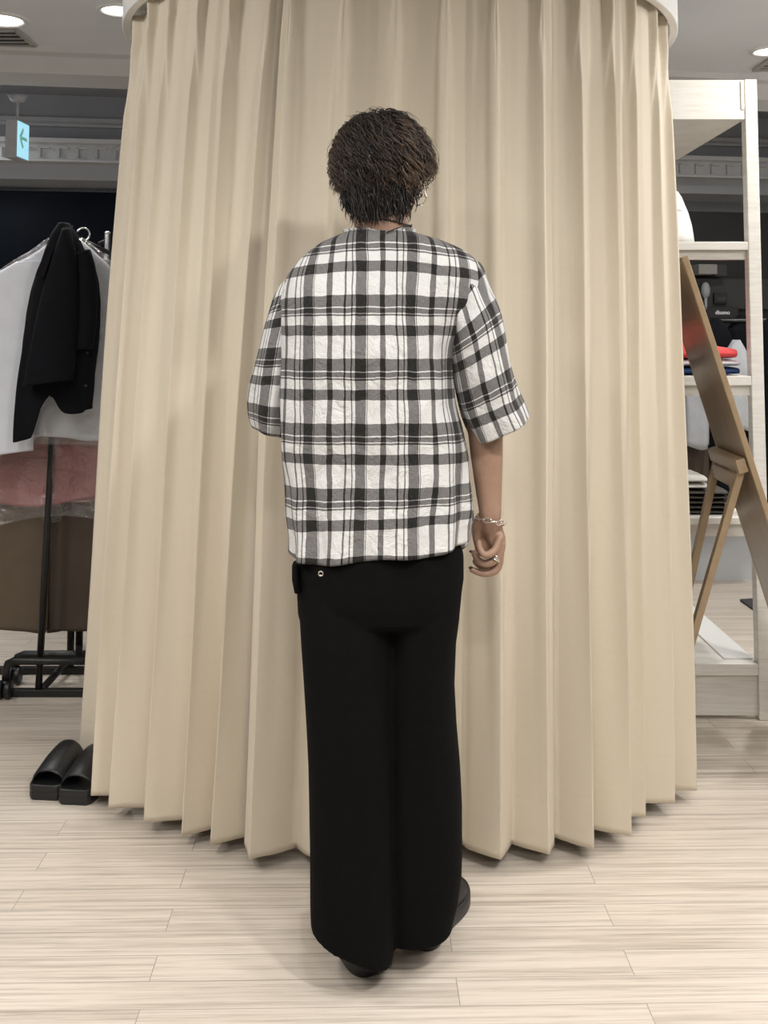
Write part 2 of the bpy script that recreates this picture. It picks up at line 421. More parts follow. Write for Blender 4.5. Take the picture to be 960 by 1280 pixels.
# ------------------------------------------------------------------ curtains and the track
CX, CY = .05, 3.54
RT = .868
def top_angle(px, z=2.14):
    best = None
    for k in range(-1400, 1401):
        t = R(k * .05)
        v = (CX + RT * math.sin(t), CY - RT * math.cos(t), z)
        e = abs(proj(v)[0] - px)
        if best is None or e < best[0]: best = (e, t)
    return best[1]
def polar(v): dx = v.x - CX; dy = CY - v.y; return math.atan2(dx, dy), math.hypot(dx, dy)
HEM = .035
def rp(px, x, y): t, r = polar(G(x, y, HEM)); return (top_angle(px), RT, t, r)
RIDGE = [(R(-80), RT - .03, R(-76), .97), (R(-72), RT + .0, *polar(G(97, 950, HEM))), rp(184, 112, 995), rp(210, 138, 1010), rp(247, 180, 1027), rp(287, 227, 1045), rp(338, 262, 1057),
         rp(364, 311, 1074), rp(432, 398, 1077), rp(497, 474, 1080), rp(559, 550, 1079), rp(620, 626, 1075), rp(678, 687, 1068), rp(726, 742, 1062),
         rp(767, 788, 1045), rp(795, 808, 1022), rp(822, 842, 1003), rp(837, 871, 988), (R(72), RT - .005, *polar(G(868, 962, HEM))), (R(80), RT - .04, *polar(G(852, 945, HEM)))]
TOPZ = 2.264
PINCH = 2.182
def ridge_at(c, s):
    i = min(max(int(math.floor(c)), 0), len(RIDGE) - 2); f = c - i
    e = s ** .78
    a = RIDGE[i]; b_ = RIDGE[i + 1]
    ta, tb = lerp(a[0], a[2], e), lerp(b_[0], b_[2], e)
    ra, rb = lerp(a[1], a[3], e), lerp(b_[1], b_[3], e)
    return lerp(ta, tb, f), lerp(ra, rb, f)
def cloth_point(c, z, inset=0.0):
    s = (PINCH - z) / (PINCH - HEM)
    sc = min(max(s, 0), 1)
    t, r = ridge_at(c, sc)
    k = round(c); u = c - k
    seed = k * 3.7
    au = abs(u)
    # narrow standing fold near the top, open triangular fold near the hem
    if s <= 0: w = lerp(.045, .085, min(1, -s / .03))
    else: w = lerp(.045, .13, sm(0, .16, s)) 
    side = sm(.28, .62, abs(t))                # folds at the sides are pressed to a crisp edge
    hn = lerp(math.exp(-(au / w) ** 3.0), .78 * math.exp(-(au / .055) ** 1.3) + .22 * math.exp(-(au / .24) ** 1.5), side * sm(0, .1, s))
    ht = max(0, 1 - 2 * au) ** 1.0
    m = sm(.34, 1.0, sc)
    h = lerp(hn, ht, m)
    A = lerp(.028, .034, sm(0, .2, sc)); A = lerp(A, .084, sm(.35, 1, sc))
    A *= 1 + .18 * math.sin(seed * 2.1)
    r -= A * (1 - h) + inset
    # uneven hang
    amp = .012 * sm(.05, .8, sc)
    r += amp * mnoise.noise((c * 1.3, z * .55, 3.1)) + .006 * sm(.1, .5, sc) * mnoise.noise((c * 4.2, z * 1.3, 8.0))
    t += .010 * sm(.1, .8, sc) * mnoise.noise((c * .9, z * .8, 12.0)) * (1 - .6 * sc)
    # pinch bulge: the little tear-drop under each pleat stitch
    if 0 < s < .11:
        q_ = s / .11; r += .011 * math.sin(q_ * PI) ** .8 * math.exp(-((au - lerp(.03, .13, q_)) / .032) ** 2) - .006 * math.sin(q_ * PI) * math.exp(-(au / .035) ** 2)
    return Vector((CX + r * math.sin(t), CY - r * math.cos(t), z))
us = [-.5, -.44, -.36, -.28, -.21, -.16, -.125, -.10, -.08, -.062, -.046, -.032, -.02, -.01, 0]
us = us + [-u for u in reversed(us[:-1])]
zs = [TOPZ, 2.25, 2.23, 2.21, 2.195, PINCH, 2.172, 2.16, 2.145, 2.125, 2.105, 2.085, 2.065, 2.04, 2.0, 1.95, 1.9] + [1.9 - 1.74 * i / 34 for i in range(1, 35)]
zs += [.154, .150, .146, .12, .095, .07, .05, HEM]
def curtain(label, c0, c1, ins0=0, ins1=0):
    cols = sorted({round(k + u, 4) for k in range(-1, len(RIDGE) + 1) for u in us if c0 <= k + u <= c1} | {c0, c1})
    b = MB(); rows = []
    for z in zs:
        row = []
        for c in cols:
            f = (c - c0) / (c1 - c0)
            ins = ins0 * sm(.10, 0, f) if False else (ins0 * (1 - sm(0, .12, f)) + ins1 * sm(.88, 1, f))
            v = cloth_point(c, z, ins + (.0006 if z in (.150,) else 0))
            row.append(v)
        rows.append(row)
    b.rings(rows, cap=False, closed=False)
    ctr = sum((v for v in rows[-1]), Vector()) / len(rows[-1]); ctr.z = 0
    root = thing('curtain', (ctr.x, ctr.y, 0), label, 'curtain', 'beige fitting room curtain panels')
    b.build('curtain_cloth', M['curtain'], root, smooth=True, solid=.0022)
    # hooks on the track, one per pleat
    for k in range(math.ceil(c0), math.floor(c1) + 1):
        t, r = ridge_at(k, 0)
        p = Vector((CX + (r - .03) * math.sin(t), CY - (r - .03) * math.cos(t), 0))
        MB().tube([p + Vector((0, 0, TOPZ - .02)), p + Vector((0, 0, TOPZ + .02))], .003, 6).build('hook', M['track'], root)
    return root
curtain('left beige curtain panel with sharp pleats, beside the black slides and clothes rack', .0, 6.46, 0, .012)
curtain('middle beige curtain panel directly behind the standing person', 6.52, 12.34, 0.0, -.002)
curtain('right beige curtain panel with even pleats, beside the leaning mirror and white shelf', 12.30, 19.0, .014, 0)
# curved white track hanging under the ceiling
def arc_ring(r0, r1, z0, z1, a0, a1, n=72):
    b = MB(); b.rings([[Vector((CX + r * math.sin(a), CY - r * math.cos(a), z)) for r, z in ((r0, z0), (r1, z0), (r1, z1), (r0, z1))] for a in [lerp(a0, a1, i / n) for i in range(n + 1)]])
    for v in b.v: v.z += .006 - .012 * (v.x - CX)      # the track is not quite level
    return b
root = thing('curtain_track', (CX, CY, TOPZ), 'curved white curtain track holding the beige curtains under the ceiling', 'curtain rail')
b = arc_ring(.872,   .897, 2.234, 2.33, R(-176), R(176), 150); b.build('fascia', M['track'], root, bevel=.003)
arc_ring(.77,   .872, 2.276, 2.292, R(-176), R(176), 150).build('track_plate', M['track'], root)
for a in (-75, -40, 0, 40, 75):
    p = Vector((CX + .82 * math.sin(R(a)), CY - .82 * math.cos(R(a)), 0))
    MB().tube([p + Vector((0, 0, 2.285)), p + Vector((0, 0, CEIL))], .008, 10).build('hanger_rod', M['track'], root)
# back panel that closes the booth
o = MB().box2((CX - .80, 3.40, 0), (CX + .78, 3.44, 2.24)).build('wall_booth', M['wall_paint']); o['kind'] = 'structure'

# ------------------------------------------------------------------ person
PY = 2.27
foot = G(470, 1200)
person = thing('person', (0, PY, 0), 'person in a black and white plaid shirt and wide black trousers standing with back turned', 'person')

# ---- body (one continuous skin)
body = MB()
def sring(pl, pr, Y, df, db, n=40, e=2.4):
    """ring spanned between two silhouette pixels, depth df forwards (away) and db backwards"""
    a = P(pl[0], pl[1], Y); c = P(pr[0], pr[1], Y); m = (a + c) / 2; h = (c - a) / 2
    out = []
    for j in range(n):
        t = 2 * PI * j / n
        ct, st = math.cos(t), math.sin(t)
        x = math.copysign(abs(ct) ** (2 / e), ct); y = math.copysign(abs(st) ** (2 / e), st)
        out.append(m + h * x + Vector((0, y * (df if y > 0 else db), 0)))
    return out
body.rings([sring((448, 284), (508, 284), 2.265, .055, .05), sring((440, 298), (514, 298), 2.265, .062, .055), sring((408, 318), (552, 318), 2.265, .085, .06), sring((385, 340), (580, 340), 2.265, .095, .075),
            sring((382, 380), (572, 380), 2.265, .11, .085), sring((390, 450), (552, 450), 2.265, .115, .085), sring((398, 540), (545, 540), 2.27, .10, .08),
            sring((390, 640), (556, 640), 2.27, .10, .10), sring((386, 720), (560, 720), 2.27, .105, .105), sring((392, 765), (555, 765), 2.27, .095, .09)])
LH, RH = P(425, 745, 2.27), P(522, 745, 2.28)
LA, RA = P(452, 1175, 2.265), P(532, 1150, 2.315)
LK, RK = P(434, 955, 2.25), P(526, 955, 2.275)
for h, k, a in ((LH, LK, LA), (RH, RK, RA)):
    body.tube(spline([h, lerp(h, k, .5), k, lerp(k, a, .35), a], 14), [.082, .08, .077, .073, .068, .062, .056, .052, .053, .051, .047, .042, .038, .035], 16, round_ends=True)
def foot_frame(heel, toe):
    d = (toe - heel); d.z = 0; L = d.length; d.normalize(); return d, Vector((d.y, -d.x, 0)), L
FL0, FL1 = G(468, 1221), G(406, 1136)
FR0, FR1 = G(520, 1188), G(570, 1117)
for a, h0, h1 in ((LA, FL0, FL1), (RA, FR0, FR1)):
    d, sd, L = foot_frame(h0, h1)
    hp = h0 + d * .05
    body.tube([hp + d * .01 + Vector((0, 0, .056)), hp + d * .08 + Vector((0, 0, .055)), hp + d * .14 + Vector((0, 0, .044)), hp + d * .19 + Vector((0, 0, .038))], [.026, .027, .022, .014], 14, round_ends=True)
    body.tube([a, hp + d * .03 + Vector((0, 0, .06))], [.034, .026], 14, round_ends=True)
# head, turned a little to the right
HCtr = P(478, 214, 2.275)
hrot = Matrix.Rotation(R(-22), 3, 'Z')
def H(x, y, z): return HCtr + hrot @ Vector((x, y, z))
body.ell(H(0, -.004, .012), (.074, .094, .098), hrot, 28, 20)
body.ell(H(0, .030, -.045), (.060, .064, .072), hrot, 24, 16)
body.ell(H(0, .052, -.088), (.034, .036, .026), hrot)
body.tube([H(0, .086, .012), H(0, .104, -.018), H(0, .112, -.034)], [.008, .011, .015], 10, round_ends=True)
for sx in (-1, 1):
    body.ell(H(sx * .040, .070, -.028), (.024, .022, .020), hrot, 14, 10)
    body.ell(H(sx * .024, .088, .024), (.020, .010, .006), hrot, 12, 8)
    body.tube([H(sx * .074, .004, .022), H(sx * .086, -.008, .020), H(sx * .087, -.012, -.004), H(sx * .080, -.004, -.026), H(sx * .074, .004, -.034)], [.006, .007, .007, .007, .005], 8, round_ends=True)
    body.ell(H(sx * .076, -.001, -.004), (.008, .012, .022), hrot, 10, 8)
body.tube([H(-.022, .096, -.058), H(0, .102, -.056), H(.022, .096, -.058)], [.004, .007, .004], 8, round_ends=True)
body.tube([H(-.019, .094, -.067), H(0, .100, -.069), H(.019, .094, -.067)], [.004, .007, .004], 8, round_ends=True)
body.tube([H(0, -.012, -.04), H(0, -.022, -.09), P(479, 292, 2.265), P(479, 312, 2.265)], [.058, .056, .058, .066], 20, round_ends=True)
# right arm
AY = 2.285
body.tube(spline([P(566, 352, 2.27), P(590, 400, 2.275), P(603, 470, AY), P(607, 545, AY), P(609, 580, AY), P(611, 615, AY), P(613, 643, AY - .005)], 22),
          [.056, .056, .055, .053, .050, .048, .046, .044, .042, .041, .0375, .0355, .0345, .0335, .0325, .031, .0295, .028, .0265, .025, .0238, .0232], 18, round_ends=True)
HY = AY - .005
def fpt(a): return P(a[0], a[1], HY + a[2])
# palm: back of the hand on the right, hollow on the left, facing the viewer's left
palm = [((600.5, 641, 0), (625, 641, 0), .023, .020), ((599, 652, .004), (626, 651, .004), .026, .020), ((601, 662, .008), (629, 661, .006), .030, .016),
        ((606, 671, .012), (632, 671, .008), .034, .014), ((611, 680, .012), (632.5, 681, .008), .034, .014), ((616, 688, .012), (631, 690, .008), .030, .013)]
body.rings([sring(a[:2], c[:2], HY + a[2], f_, b_, 20, 2.1) for a, c, f_, b_ in palm])
fingers = [  # knuckle, joint, joint, tip (px, py, depth offset), radius at base and tip
    ([(625, 672, -.006), (618.5, 688, -.014), (606.5, 694, -.019), (600, 687, -.016), (598.5, 678.5, -.012)], .0088, .0064),
    ([(627, 681, .006), (619.5, 699, .000), (607, 704.5, -.004), (597.5, 700, -.001), (592.5, 691, .003)], .0094, .0066),
    ([(625, 690, .022), (622.5, 709, .018), (611, 716.5, .013), (600, 716, .010), (590, 712, .010)], .0096, .0064),
    ([(623, 688, .038), (621, 704, .038), (611, 710, .034), (601, 708, .030), (594, 702, .028)], .0092, .0066)]
for pts, r0, r1 in fingers:
    pp = spline([fpt(p) for p in pts], 13)
    rr = [lerp(r0, r1, i / 12) * (1 + .07 * (i in (4, 5, 8))) for i in range(13)]
    body.tube(pp, rr, 12, round_ends=True)
body.tube(spline([fpt(p) for p in ((603, 650, .012), (597.5, 660, .016), (597, 672, .018), (599, 683, .018), (600, 691, .016))], 12), [.017, .0165, .0155, .014, .0125, .0115, .0108, .0105, .0102, .0098, .009, .0075], 12, round_ends=True)
body.tube([fpt((606, 658, .024)), fpt((610, 672, .026)), fpt((612, 688, .028))], [.014, .015, .012], 12, round_ends=True)
# left arm, bent forward in front of the body
LW = P(352, 560, 2.47)
body.tube(spline([P(392, 352, 2.27), P(366, 410, 2.29), P(350, 470, 2.31), P(348, 510, 2.34), P(372, 528, 2.41), P(398, 540, 2.47)], 18),
          [.054, .054, .053, .051, .048, .045, .043, .041, .040, .038, .036, .034, .032, .030, .028, .026, .0245, .0235], 16, round_ends=True)
lw = P(398, 540, 2.47); ld = Vector((.75, .45, -.25)).normalized(); ls = ld.cross(Vector((0, 0, 1))).normalized(); lu = ls.cross(ld)
body.rings([[lw + ld * x + ls * (w * math.cos(2 * PI * j / 16)) + lu * (h_ * math.sin(2 * PI * j / 16)) for j in range(16)] for x, w, h_ in ((-.01, .024, .022), (.03, .032, .018), (.07, .039, .015), (.095, .037, .013))])
for i, L in enumerate((.072, .080, .075, .060)):
    b0 = lw + ld * .09 + ls * (.028 - .0185 * i)
    body.tube([b0, b0 + ld * L * .5 - lu * .006, b0 + ld * L * .8 - lu * .02, b0 + ld * L * .95 - lu * .036], [.0088, .008, .0075, .0065], 10, round_ends=True)
body.tube([lw + ls * .02 + ld * .02, lw + ls * .045 + ld * .05 - lu * .008, lw + ls * .052 + ld * .085 - lu * .014], [.014, .0105, .0085], 10, round_ends=True)
remeshed(body, 'body', M['skin'], person, .0028, 3, .5)
for sx in (-1, 1):
    e = MB().ell(H(sx * .031, .078, .008), (.012, .012, .012), hrot, 14, 10).build('eye', M['eye'], person, smooth=True)
    MB().ell(H(sx * .031, .0885, .008), (.005, .003, .005), hrot, 10, 8).build('iris', M['cord'], e, smooth=True)
for pts, r0, r1 in fingers[1:3]:
    q = [fpt(p) for p in pts]; d = (q[-1] - q[-2]).normalized()
    o_ = Vector((-1, 0, 0)) if pts[0][1] < 685 else Vector((0, -.6, .8))
    MB().ell(q[-1] + d * .003 + o_ * .0042, (.0046, .0030, .0030), None, 12, 8).build('fingernail', M['nail'], person, smooth=True)

# ---- shirt
SX0, UPX, VY0, VPX = 445.6, 65.3, 370.0, 80.8
PXM = 2.14 / F                                    # metres per pixel at the back cloth
def cloth_loft(ctrl, rows, n, Yf, uv_fn, wrinkle, e=2.3, name='shirt', parent=None, open_start=True, turn_in=0.012):
    """ctrl: list of (pl, pr, Y, df, db); spline-resampled to rows"""
    arr = np.array([[*a, *c, Y, f_, b_] for a, c, Y, f_, b_ in ctrl], float)
    m = len(arr) - 1; rings = []; uvs = []
    for k in range(rows):
        x = k / (rows - 1) * m; i = min(int(x), m - 1); t = x - i
        p0, p1, p2, p3 = arr[max(i - 1, 0)], arr[i], arr[i + 1], arr[min(i + 2, m)]
        q = .5 * (2 * p1 + (p2 - p0) * t + (2 * p0 - 5 * p1 + 4 * p2 - p3) * t * t + (3 * p1 - p0 - 3 * p2 + p3) * t ** 3)
        rg = sring((q[0], q[1]), (q[2], q[3]), q[4], q[5], q[6], n, e)
        rings.append(rg)
    return rings
def arc_uv(rings, u_anchor_j, u_anchor, u_scale, v_rows, flip=1):
    n = len(rings[0]); uvs = []
    for k, rg in enumerate(rings):
        acc = [0.0] * (n + 1)
        for j in range(n): acc[j + 1] = acc[j] + (rg[(j + 1) % n] - rg[j]).length
        base = acc[u_anchor_j]
        for j in range(n): uvs.append(((acc[j] - base) * flip * u_scale + u_anchor, v_rows[k] if not callable(v_rows) else v_rows(rg[j], k)))
    return uvs
NR = 120
# ring index j: t=0 is right edge (+X), j=n/4 front (+Y), j=n/2 left, j=3n/4 back
ctrl = [((430, 289), (521, 289), 2.265, .060, .052), ((427, 293), (525, 293), 2.265, .075, .060), ((404, 304), (558, 303), 2.265, .10, .072), ((381, 321), (589, 321), 2.265, .115, .090),
        ((362, 345), (603, 345), 2.265, .125, .105), ((354, 372), (599, 372), 2.265, .13, .118), ((354, 400), (584, 400), 2.265, .135, .125), ((355, 430), (571, 430), 2.265, .14, .128),
        ((355, 465), (566, 465), 2.265, .14, .128), ((355, 500), (570, 500), 2.265, .14, .125), ((355, 540), (577, 540), 2.265, .145, .122), ((357, 580), (584, 580), 2.27, .15, .120),
        ((358, 612), (584, 606), 2.27, .155, .122), ((359, 645), (586, 630), 2.27, .155, .125), ((361, 673), (585, 650), 2.27, .155, .127), ((362, 693), (583, 668), 2.27, .155, .128)]
rings = cloth_loft(ctrl, 84, NR, None, None, None, e=2.5)
# uv before wrinkles
cb = 3 * NR // 4
uv = []
for k, rg in enumerate(rings):
    acc = [0.0]
    for j in range(NR): acc.append(acc[-1] + (rg[(j + 1) % NR] - rg[j]).length)
    ax, ay = proj(rg[cb])
    u0 = (ax - SX0 + .0115 * max(0, ay - 540) * 1.6) / UPX
    for j in range(NR):
        x_, y_ = proj(rg[j])
        yb = ay + (y_ - ay) * .25 if j > NR // 2 else ay
        # the cloth hangs from the shoulders: bands droop towards the sides near the top
        side = abs(x_ - 470) / 110.0
        uv.append(((acc[j] - acc[cb]) / PXM / UPX * 1.0 + u0, -(0) + (yb - VY0 - 10 * side ** 2 * sm(420, 320, ay)) / VPX))
def wrinkle_body(rings):
    n = len(rings[0]); K = len(rings)
    for k, rg in enumerate(rings):
        f = k / (K - 1); c = sum(rg, Vector()) / n
        for j in range(n):
            d = (rg[j] - c); d.z = 0; d.normalize()
            p = rg[j]
            a = .011 * sm(.06, .3, f) * mnoise.noise((p.x * 6, p.y * 3, p.z * 3.2)) +   .0075 * mnoise.noise((p.x * 15 + 4, p.y * 9, p.z * 11))
            a += .006 * sm(.55, 1, f) * math.sin(j / n * 2 * PI * 11 + 2.2 * math.sin(f * 5))
            rg[j] = p + d * a
wrinkle_body(rings)
# hem: wavy lower edge and a small turned-in lip
hemw = lambda j: .010 * math.sin(j / NR * 2 * PI * 3 + .6) + .005 * math.sin(j / NR * 2 * PI * 7)
for q, kk in enumerate(range(len(rings) - 8, len(rings))):
    w = (q + 1) / 8
    for j in range(NR):
        lift = (.016 * math.exp(-((j - NR / 2) / 9.0) ** 2) - .012 * math.exp(-((j - cb) / 20.0) ** 2))
        rings[kk][j].z += w * (lift + hemw(j) * .5)
# side vent on the right: front tail kicks out to the right
c = sum(rings[-1], Vector()) / NR
lip = [p + (c - p).normalized() * .008 + Vector((0, 0, .004)) for p in rings[-1]]
lip2 = [p + (c - p).normalized() * .010 + Vector((0, 0, .02)) for p in rings[-1]]
b = MB(); b.rings(rings + [lip, lip2], cap=False); b.uv = uv + uv[-NR:] + uv[-NR:]
shirt = b.build('shirt', M['plaid'], person, smooth=True, solid=.0016)
# collar edge
cr = rings[0]
b = MB(); b.tube([p + Vector((0, 0, .001)) for p in cr], 0.0022, 8, closed=True)
b.uv = [(uv[(i // 8) % NR][0], uv[(i // 8) % NR][1] - .02) for i in range(len(b.v))]
b.build('collar', M['plaid'], shirt, smooth=True)
# front tail of the shirt seen past the right hip
tail = [((566, 585), (583, 580), 2.33, .05, .05), ((564, 615), (588, 607), 2.34, .06, .05), ((562, 640), (591, 636), 2.345, .06, .05), ((560, 668), (591, 655), 2.345, .06, .05), ((558, 690), (586, 676), 2.345, .055, .05)]
tr = cloth_loft(tail, 24, 40, None, None, None)
b = MB(); b.rings(tr, cap=False); b.uv = [((proj(p)[0] - 440 + (j % 40) * .8) / UPX, (proj(p)[1] + .35 * (proj(p)[0] - 560) - 370) / VPX) for r_ in tr for j, p in enumerate(r_)]
b.build('front_tail', M['plaid'], shirt, smooth=True, solid=.0016)

def sleeve(ctrl, n, rows, v0, u0, vs, us_, amp, name='sleeve', wave=.006, seed=0):
    rg = cloth_loft(ctrl, rows, n, None, None, None, e=2.2)
    uvl = []; L = 0
    cb_ = 3 * n // 4
    prev = None; vrow = []
    for k, r_ in enumerate(rg):
        c_ = sum(r_, Vector()) / n
        if prev is not None: L += (c_ - prev).length
        prev = c_; vrow.append(L)
    for k, r_ in enumerate(rg):
        acc = [0.0]
        for j in range(n): acc.append(acc[-1] + (r_[(j + 1) % n] - r_[j]).length)
        for j in range(n): uvl.append(((acc[j] - acc[cb_]) / PXM / UPX * us_ + u0, vrow[k] / PXM / VPX * vs + v0))
    for k, r_ in enumerate(rg):
        f = k / (rows - 1); c_ = sum(r_, Vector()) / n
        for j in range(n):
            d = (r_[j] - c_).normalized(); p = r_[j]
            a = amp * (mnoise.noise((p.x * 9 + seed, p.y * 6, p.z * 5)) + .5 * mnoise.noise((p.x * 20 + seed, p.y * 14, p.z * 12)))
            a += wave * sm(.45, 1, f) * math.sin(j / n * 2 * PI * 5 + seed)
            a += .007 * (1 - sm(.05, .4, f)) * math.sin(j / n * 2 * PI * 9 + seed)
            r_[j] = p + d * a * sm(0, .1, f)
    c_ = sum(rg[-1], Vector()) / n; ax = (c_ - sum(rg[-6], Vector()) / n).normalized()
    extra = [[p + (c_ - p).normalized() * .010 + ax * .003 for p in rg[-1]], [p + (c_ - p).normalized() * .016 - ax * .03 for p in rg[-1]]]
    b = MB(); b.rings(rg + extra, cap=False); b.uv = uvl + [(u, v + .08) for u, v in uvl[-n:]] + [(u, v + .4) for u, v in uvl[-n:]]
    return b.build(name, M['plaid'], shirt, smooth=True, solid=.0016)
sleeve([((548, 392), (592, 323), 2.27, .06, .07), ((554, 402), (603, 343), 2.27, .068, .085), ((558, 418), (613, 366), 2.27, .075, .095), ((562, 440), (625, 394), 2.27, .08, .10), ((566, 466), (634, 425), 2.275, .085, .10), ((571, 496), (642, 460), 2.28, .09, .10),
        ((578, 522), (650, 490), 2.285, .095, .10), ((586, 542), (657, 508), 2.29, .095, .10), ((593, 554), (661, 521), 2.29, .09, .095)], 72, 46, -.62, .62, 1.0, .95, .010, seed=1.0)
sleeve([((349, 360), (392, 330), 2.285, .06, .06), ((343, 380), (388, 362), 2.29, .07, .07), ((335, 403), (382, 395), 2.295, .08, .075), ((326, 436), (376, 432), 2.30, .085, .08), ((319, 472), (372, 472), 2.305, .09, .08),
        ((316, 502), (368, 508), 2.315, .095, .08), ((318, 522), (364, 532), 2.325, .095, .08), ((322, 534), (360, 544), 2.335, .09, .08)], 72, 44, -.30, .2, 1.05, .95, .009, seed=4.0)

# ---- trousers
tr = MB()
def ringsY(lst, e=2.5): return [sring((l, yl), (r, yr), Y, f_, b_, 48, e) for l, yl, r, yr, Y, f_, b_ in lst]
tr.rings(ringsY([(382, 640, 566, 640, 2.27, .115, .112), (372, 690, 580, 690, 2.27, .125, .120), (369, 720, 580, 720, 2.27, .13, .122), (370, 745, 576, 745, 2.27, .13, .120), (371, 768, 574, 768, 2.27, .12, .11), (380, 778, 568, 778, 2.27, .08, .07)]))
tr.rings(ringsY([(371, 730, 484, 730, 2.27, .11, .105), (373, 770, 488, 770, 2.265, .115, .11), (375, 800, 490, 800, 2.26, .115, .11), (379, 850, 491, 850, 2.255, .115, .108), (382, 900, 490, 900, 2.25, .115, .106), (385, 950, 491, 950, 2.25, .115, .104),
                 (387, 1000, 492, 1000, 2.25, .115, .100), (388.5, 1060, 492, 1060, 2.25, .115, .098), (389.5, 1120, 492, 1120, 2.25, .12, .095), (390, 1138, 492, 1166, 2.25, .125, .092), (390.5, 1150, 491.5, 1196, 2.252, .125, .09)]))
tr.rings(ringsY([(492, 730, 578, 730, 2.28, .11, .10), (482, 770, 574, 770, 2.28, .115, .105), (482, 800, 570, 800, 2.285, .115, .105), (480, 850, 568, 850, 2.29, .115, .105), (480, 900, 570, 900, 2.295, .115, .103), (476, 950, 574, 950, 2.30, .115, .10),
                 (474, 1000, 577, 1000, 2.305, .115, .10), (472, 1060, 578, 1060, 2.31, .118, .10), (470, 1095, 577, 1090, 2.315, .12, .098), (470, 1128, 572, 1120, 2.32, .12, .095), (472, 1160, 563, 1156, 2.325, .118, .09)]))
for i, v in enumerate(tr.v):
    a = .006 * mnoise.noise((v.x * 7, v.y * 5, v.z * 2.4)) + .004 * mnoise.noise((v.x * 16, v.y * 9, v.z * 5 + 3))
    # pressed crease down the middle of each leg's back
    tr.v[i] = v + Vector((a * .7, a, 0))
trousers = remeshed(tr, 'trousers', M['black_cloth'], person, .0048, 2, .5)
q = P(401, 717, 2.145)
b = MB().torus(q, .0043, .0013, Matrix.Rotation(R(90), 3, 'X'), 20, 8); o = b.build('eyelet', M['silver'], trousers, smooth=True); o['label'] = 'silver ring eyelet'
b = MB().rings([sring((366, 704), (376, 704), 2.25, .03, .05, 16, 3), sring((366, 720), (376, 720), 2.25, .03, .05, 16, 3), sring((369, 735), (378, 735), 2.25, .03, .05, 16, 3)]); b.build('side_tab', M['black_cloth'], trousers, smooth=True)

# ---- shoes (black, thick rounded sole)
def shoe(h0, h1, W, parent):
    d, sd, L = foot_frame(h0, h1)
    def at(f, w, z): return h0 + d * (f * L) + sd * w + Vector((0, 0, z))
    prof = [(0, .28), (.02, .52), (.06, .70), (.14, .80), (.28, .80), (.45, .86), (.62, .98), (.76, 1.0), (.88, .86), (.95, .62), (.985, .36), (1.0, .18)]
    def outline(scale):
        return [(f, w * W / 2 * scale) for f, w in prof] 
    ol = outline(1.0)
    cl = spline([(ol[0][0], 0, 0)] + [(f, w, 0) for f, w in ol] + [(ol[-1][0] + .003, 0, 0)], 44)
    loop = [(v.x, max(v.y, 0)) for v in cl[1:-1]] + [(v.x, -max(v.y, 0)) for v in reversed(cl[1:-1])]
    top = lambda f: lerp(.034, .028, sm(.2, .7, f)) + .012 * sm(.85, 1, f)
    rings_ = [[at(.5 + (f - .5) * .97, w * .95, 0 + .006 * sm(.85, 1, f)) for f, w in loop], [at(f, w, .006 + .008 * sm(.85, 1, f)) for f, w in loop], [at(f, w, top(f)) for f, w in loop], [at(.5 + (f - .5) * .98, w * .95, top(f) + .003) for f, w in loop]]
    so = MB().rings(rings_)
    # upper
    up = MB(); rr = []
    for f, w, hgt in ((.01, .40, .055), (.05, .62, .075), (.14, .74, .085), (.28, .76, .09), (.42, .80, .098), (.55, .88, .094), (.68, .93, .080), (.80, .88, .064), (.90, .70, .050), (.97, .36, .040)):
        z0 = top(f) - .004
        rr.append([at(f, w * W / 2 * math.cos(PI * j / 10), z0 + (hgt - z0) * math.sin(PI * j / 10) ** .8) for j in range(11)] + [at(f, -w * W / 2 * .5, z0), at(f, w * W / 2 * .5, z0)])
    up.rings(rr)
    root_ = up.build('shoe', M['shoe_upper'], parent, smooth=True)
    so.build('sole', M['black_rubber'], root_, smooth=True)
shoe(FL0, FL1, .105, person)
shoe(FR0, FR1, .105, person)

# ---- hair: cap plus wavy locks
hair = MB(); tones = []
def hair_shell(th, ph, layer):
    """th 0 at the crown .. pi at the chin, ph azimuth around the head (0 = back, + to right ear)"""
    st, ct = math.sin(th), math.cos(th)
    rx, ry, rz = .103, .116, .118
    if layer == 1: rx, ry, rz = .086, .100, .118
    x = rx * st * math.sin(ph); y = -ry * st * math.cos(ph); z = rz * ct
    return x, y, z
def shell_pt(th, ph, off=0.0, layer=0):
    x, y, z = hair_shell(th, ph, layer)
    v = Vector((x, y, z + .006)); n_ = Vector((x / .1 ** 2, y / .115 ** 2, z / .118 ** 2)).normalized()
    if layer == 1 and th > PI / 2:      # nape hangs down along the neck instead of closing
        z = -.115 * (th - PI / 2)
        f = min(1, -z / .12)
        v = Vector((.088 * (1 - .30 * f ** 1.2) * math.sin(ph), -(.100 - .012 * f - .006 * f * f) * math.cos(ph), z + .006))
        n_ = Vector((v.x, v.y, -.02)).normalized()
    v = v + n_ * off
    return HCtr + hrot @ v
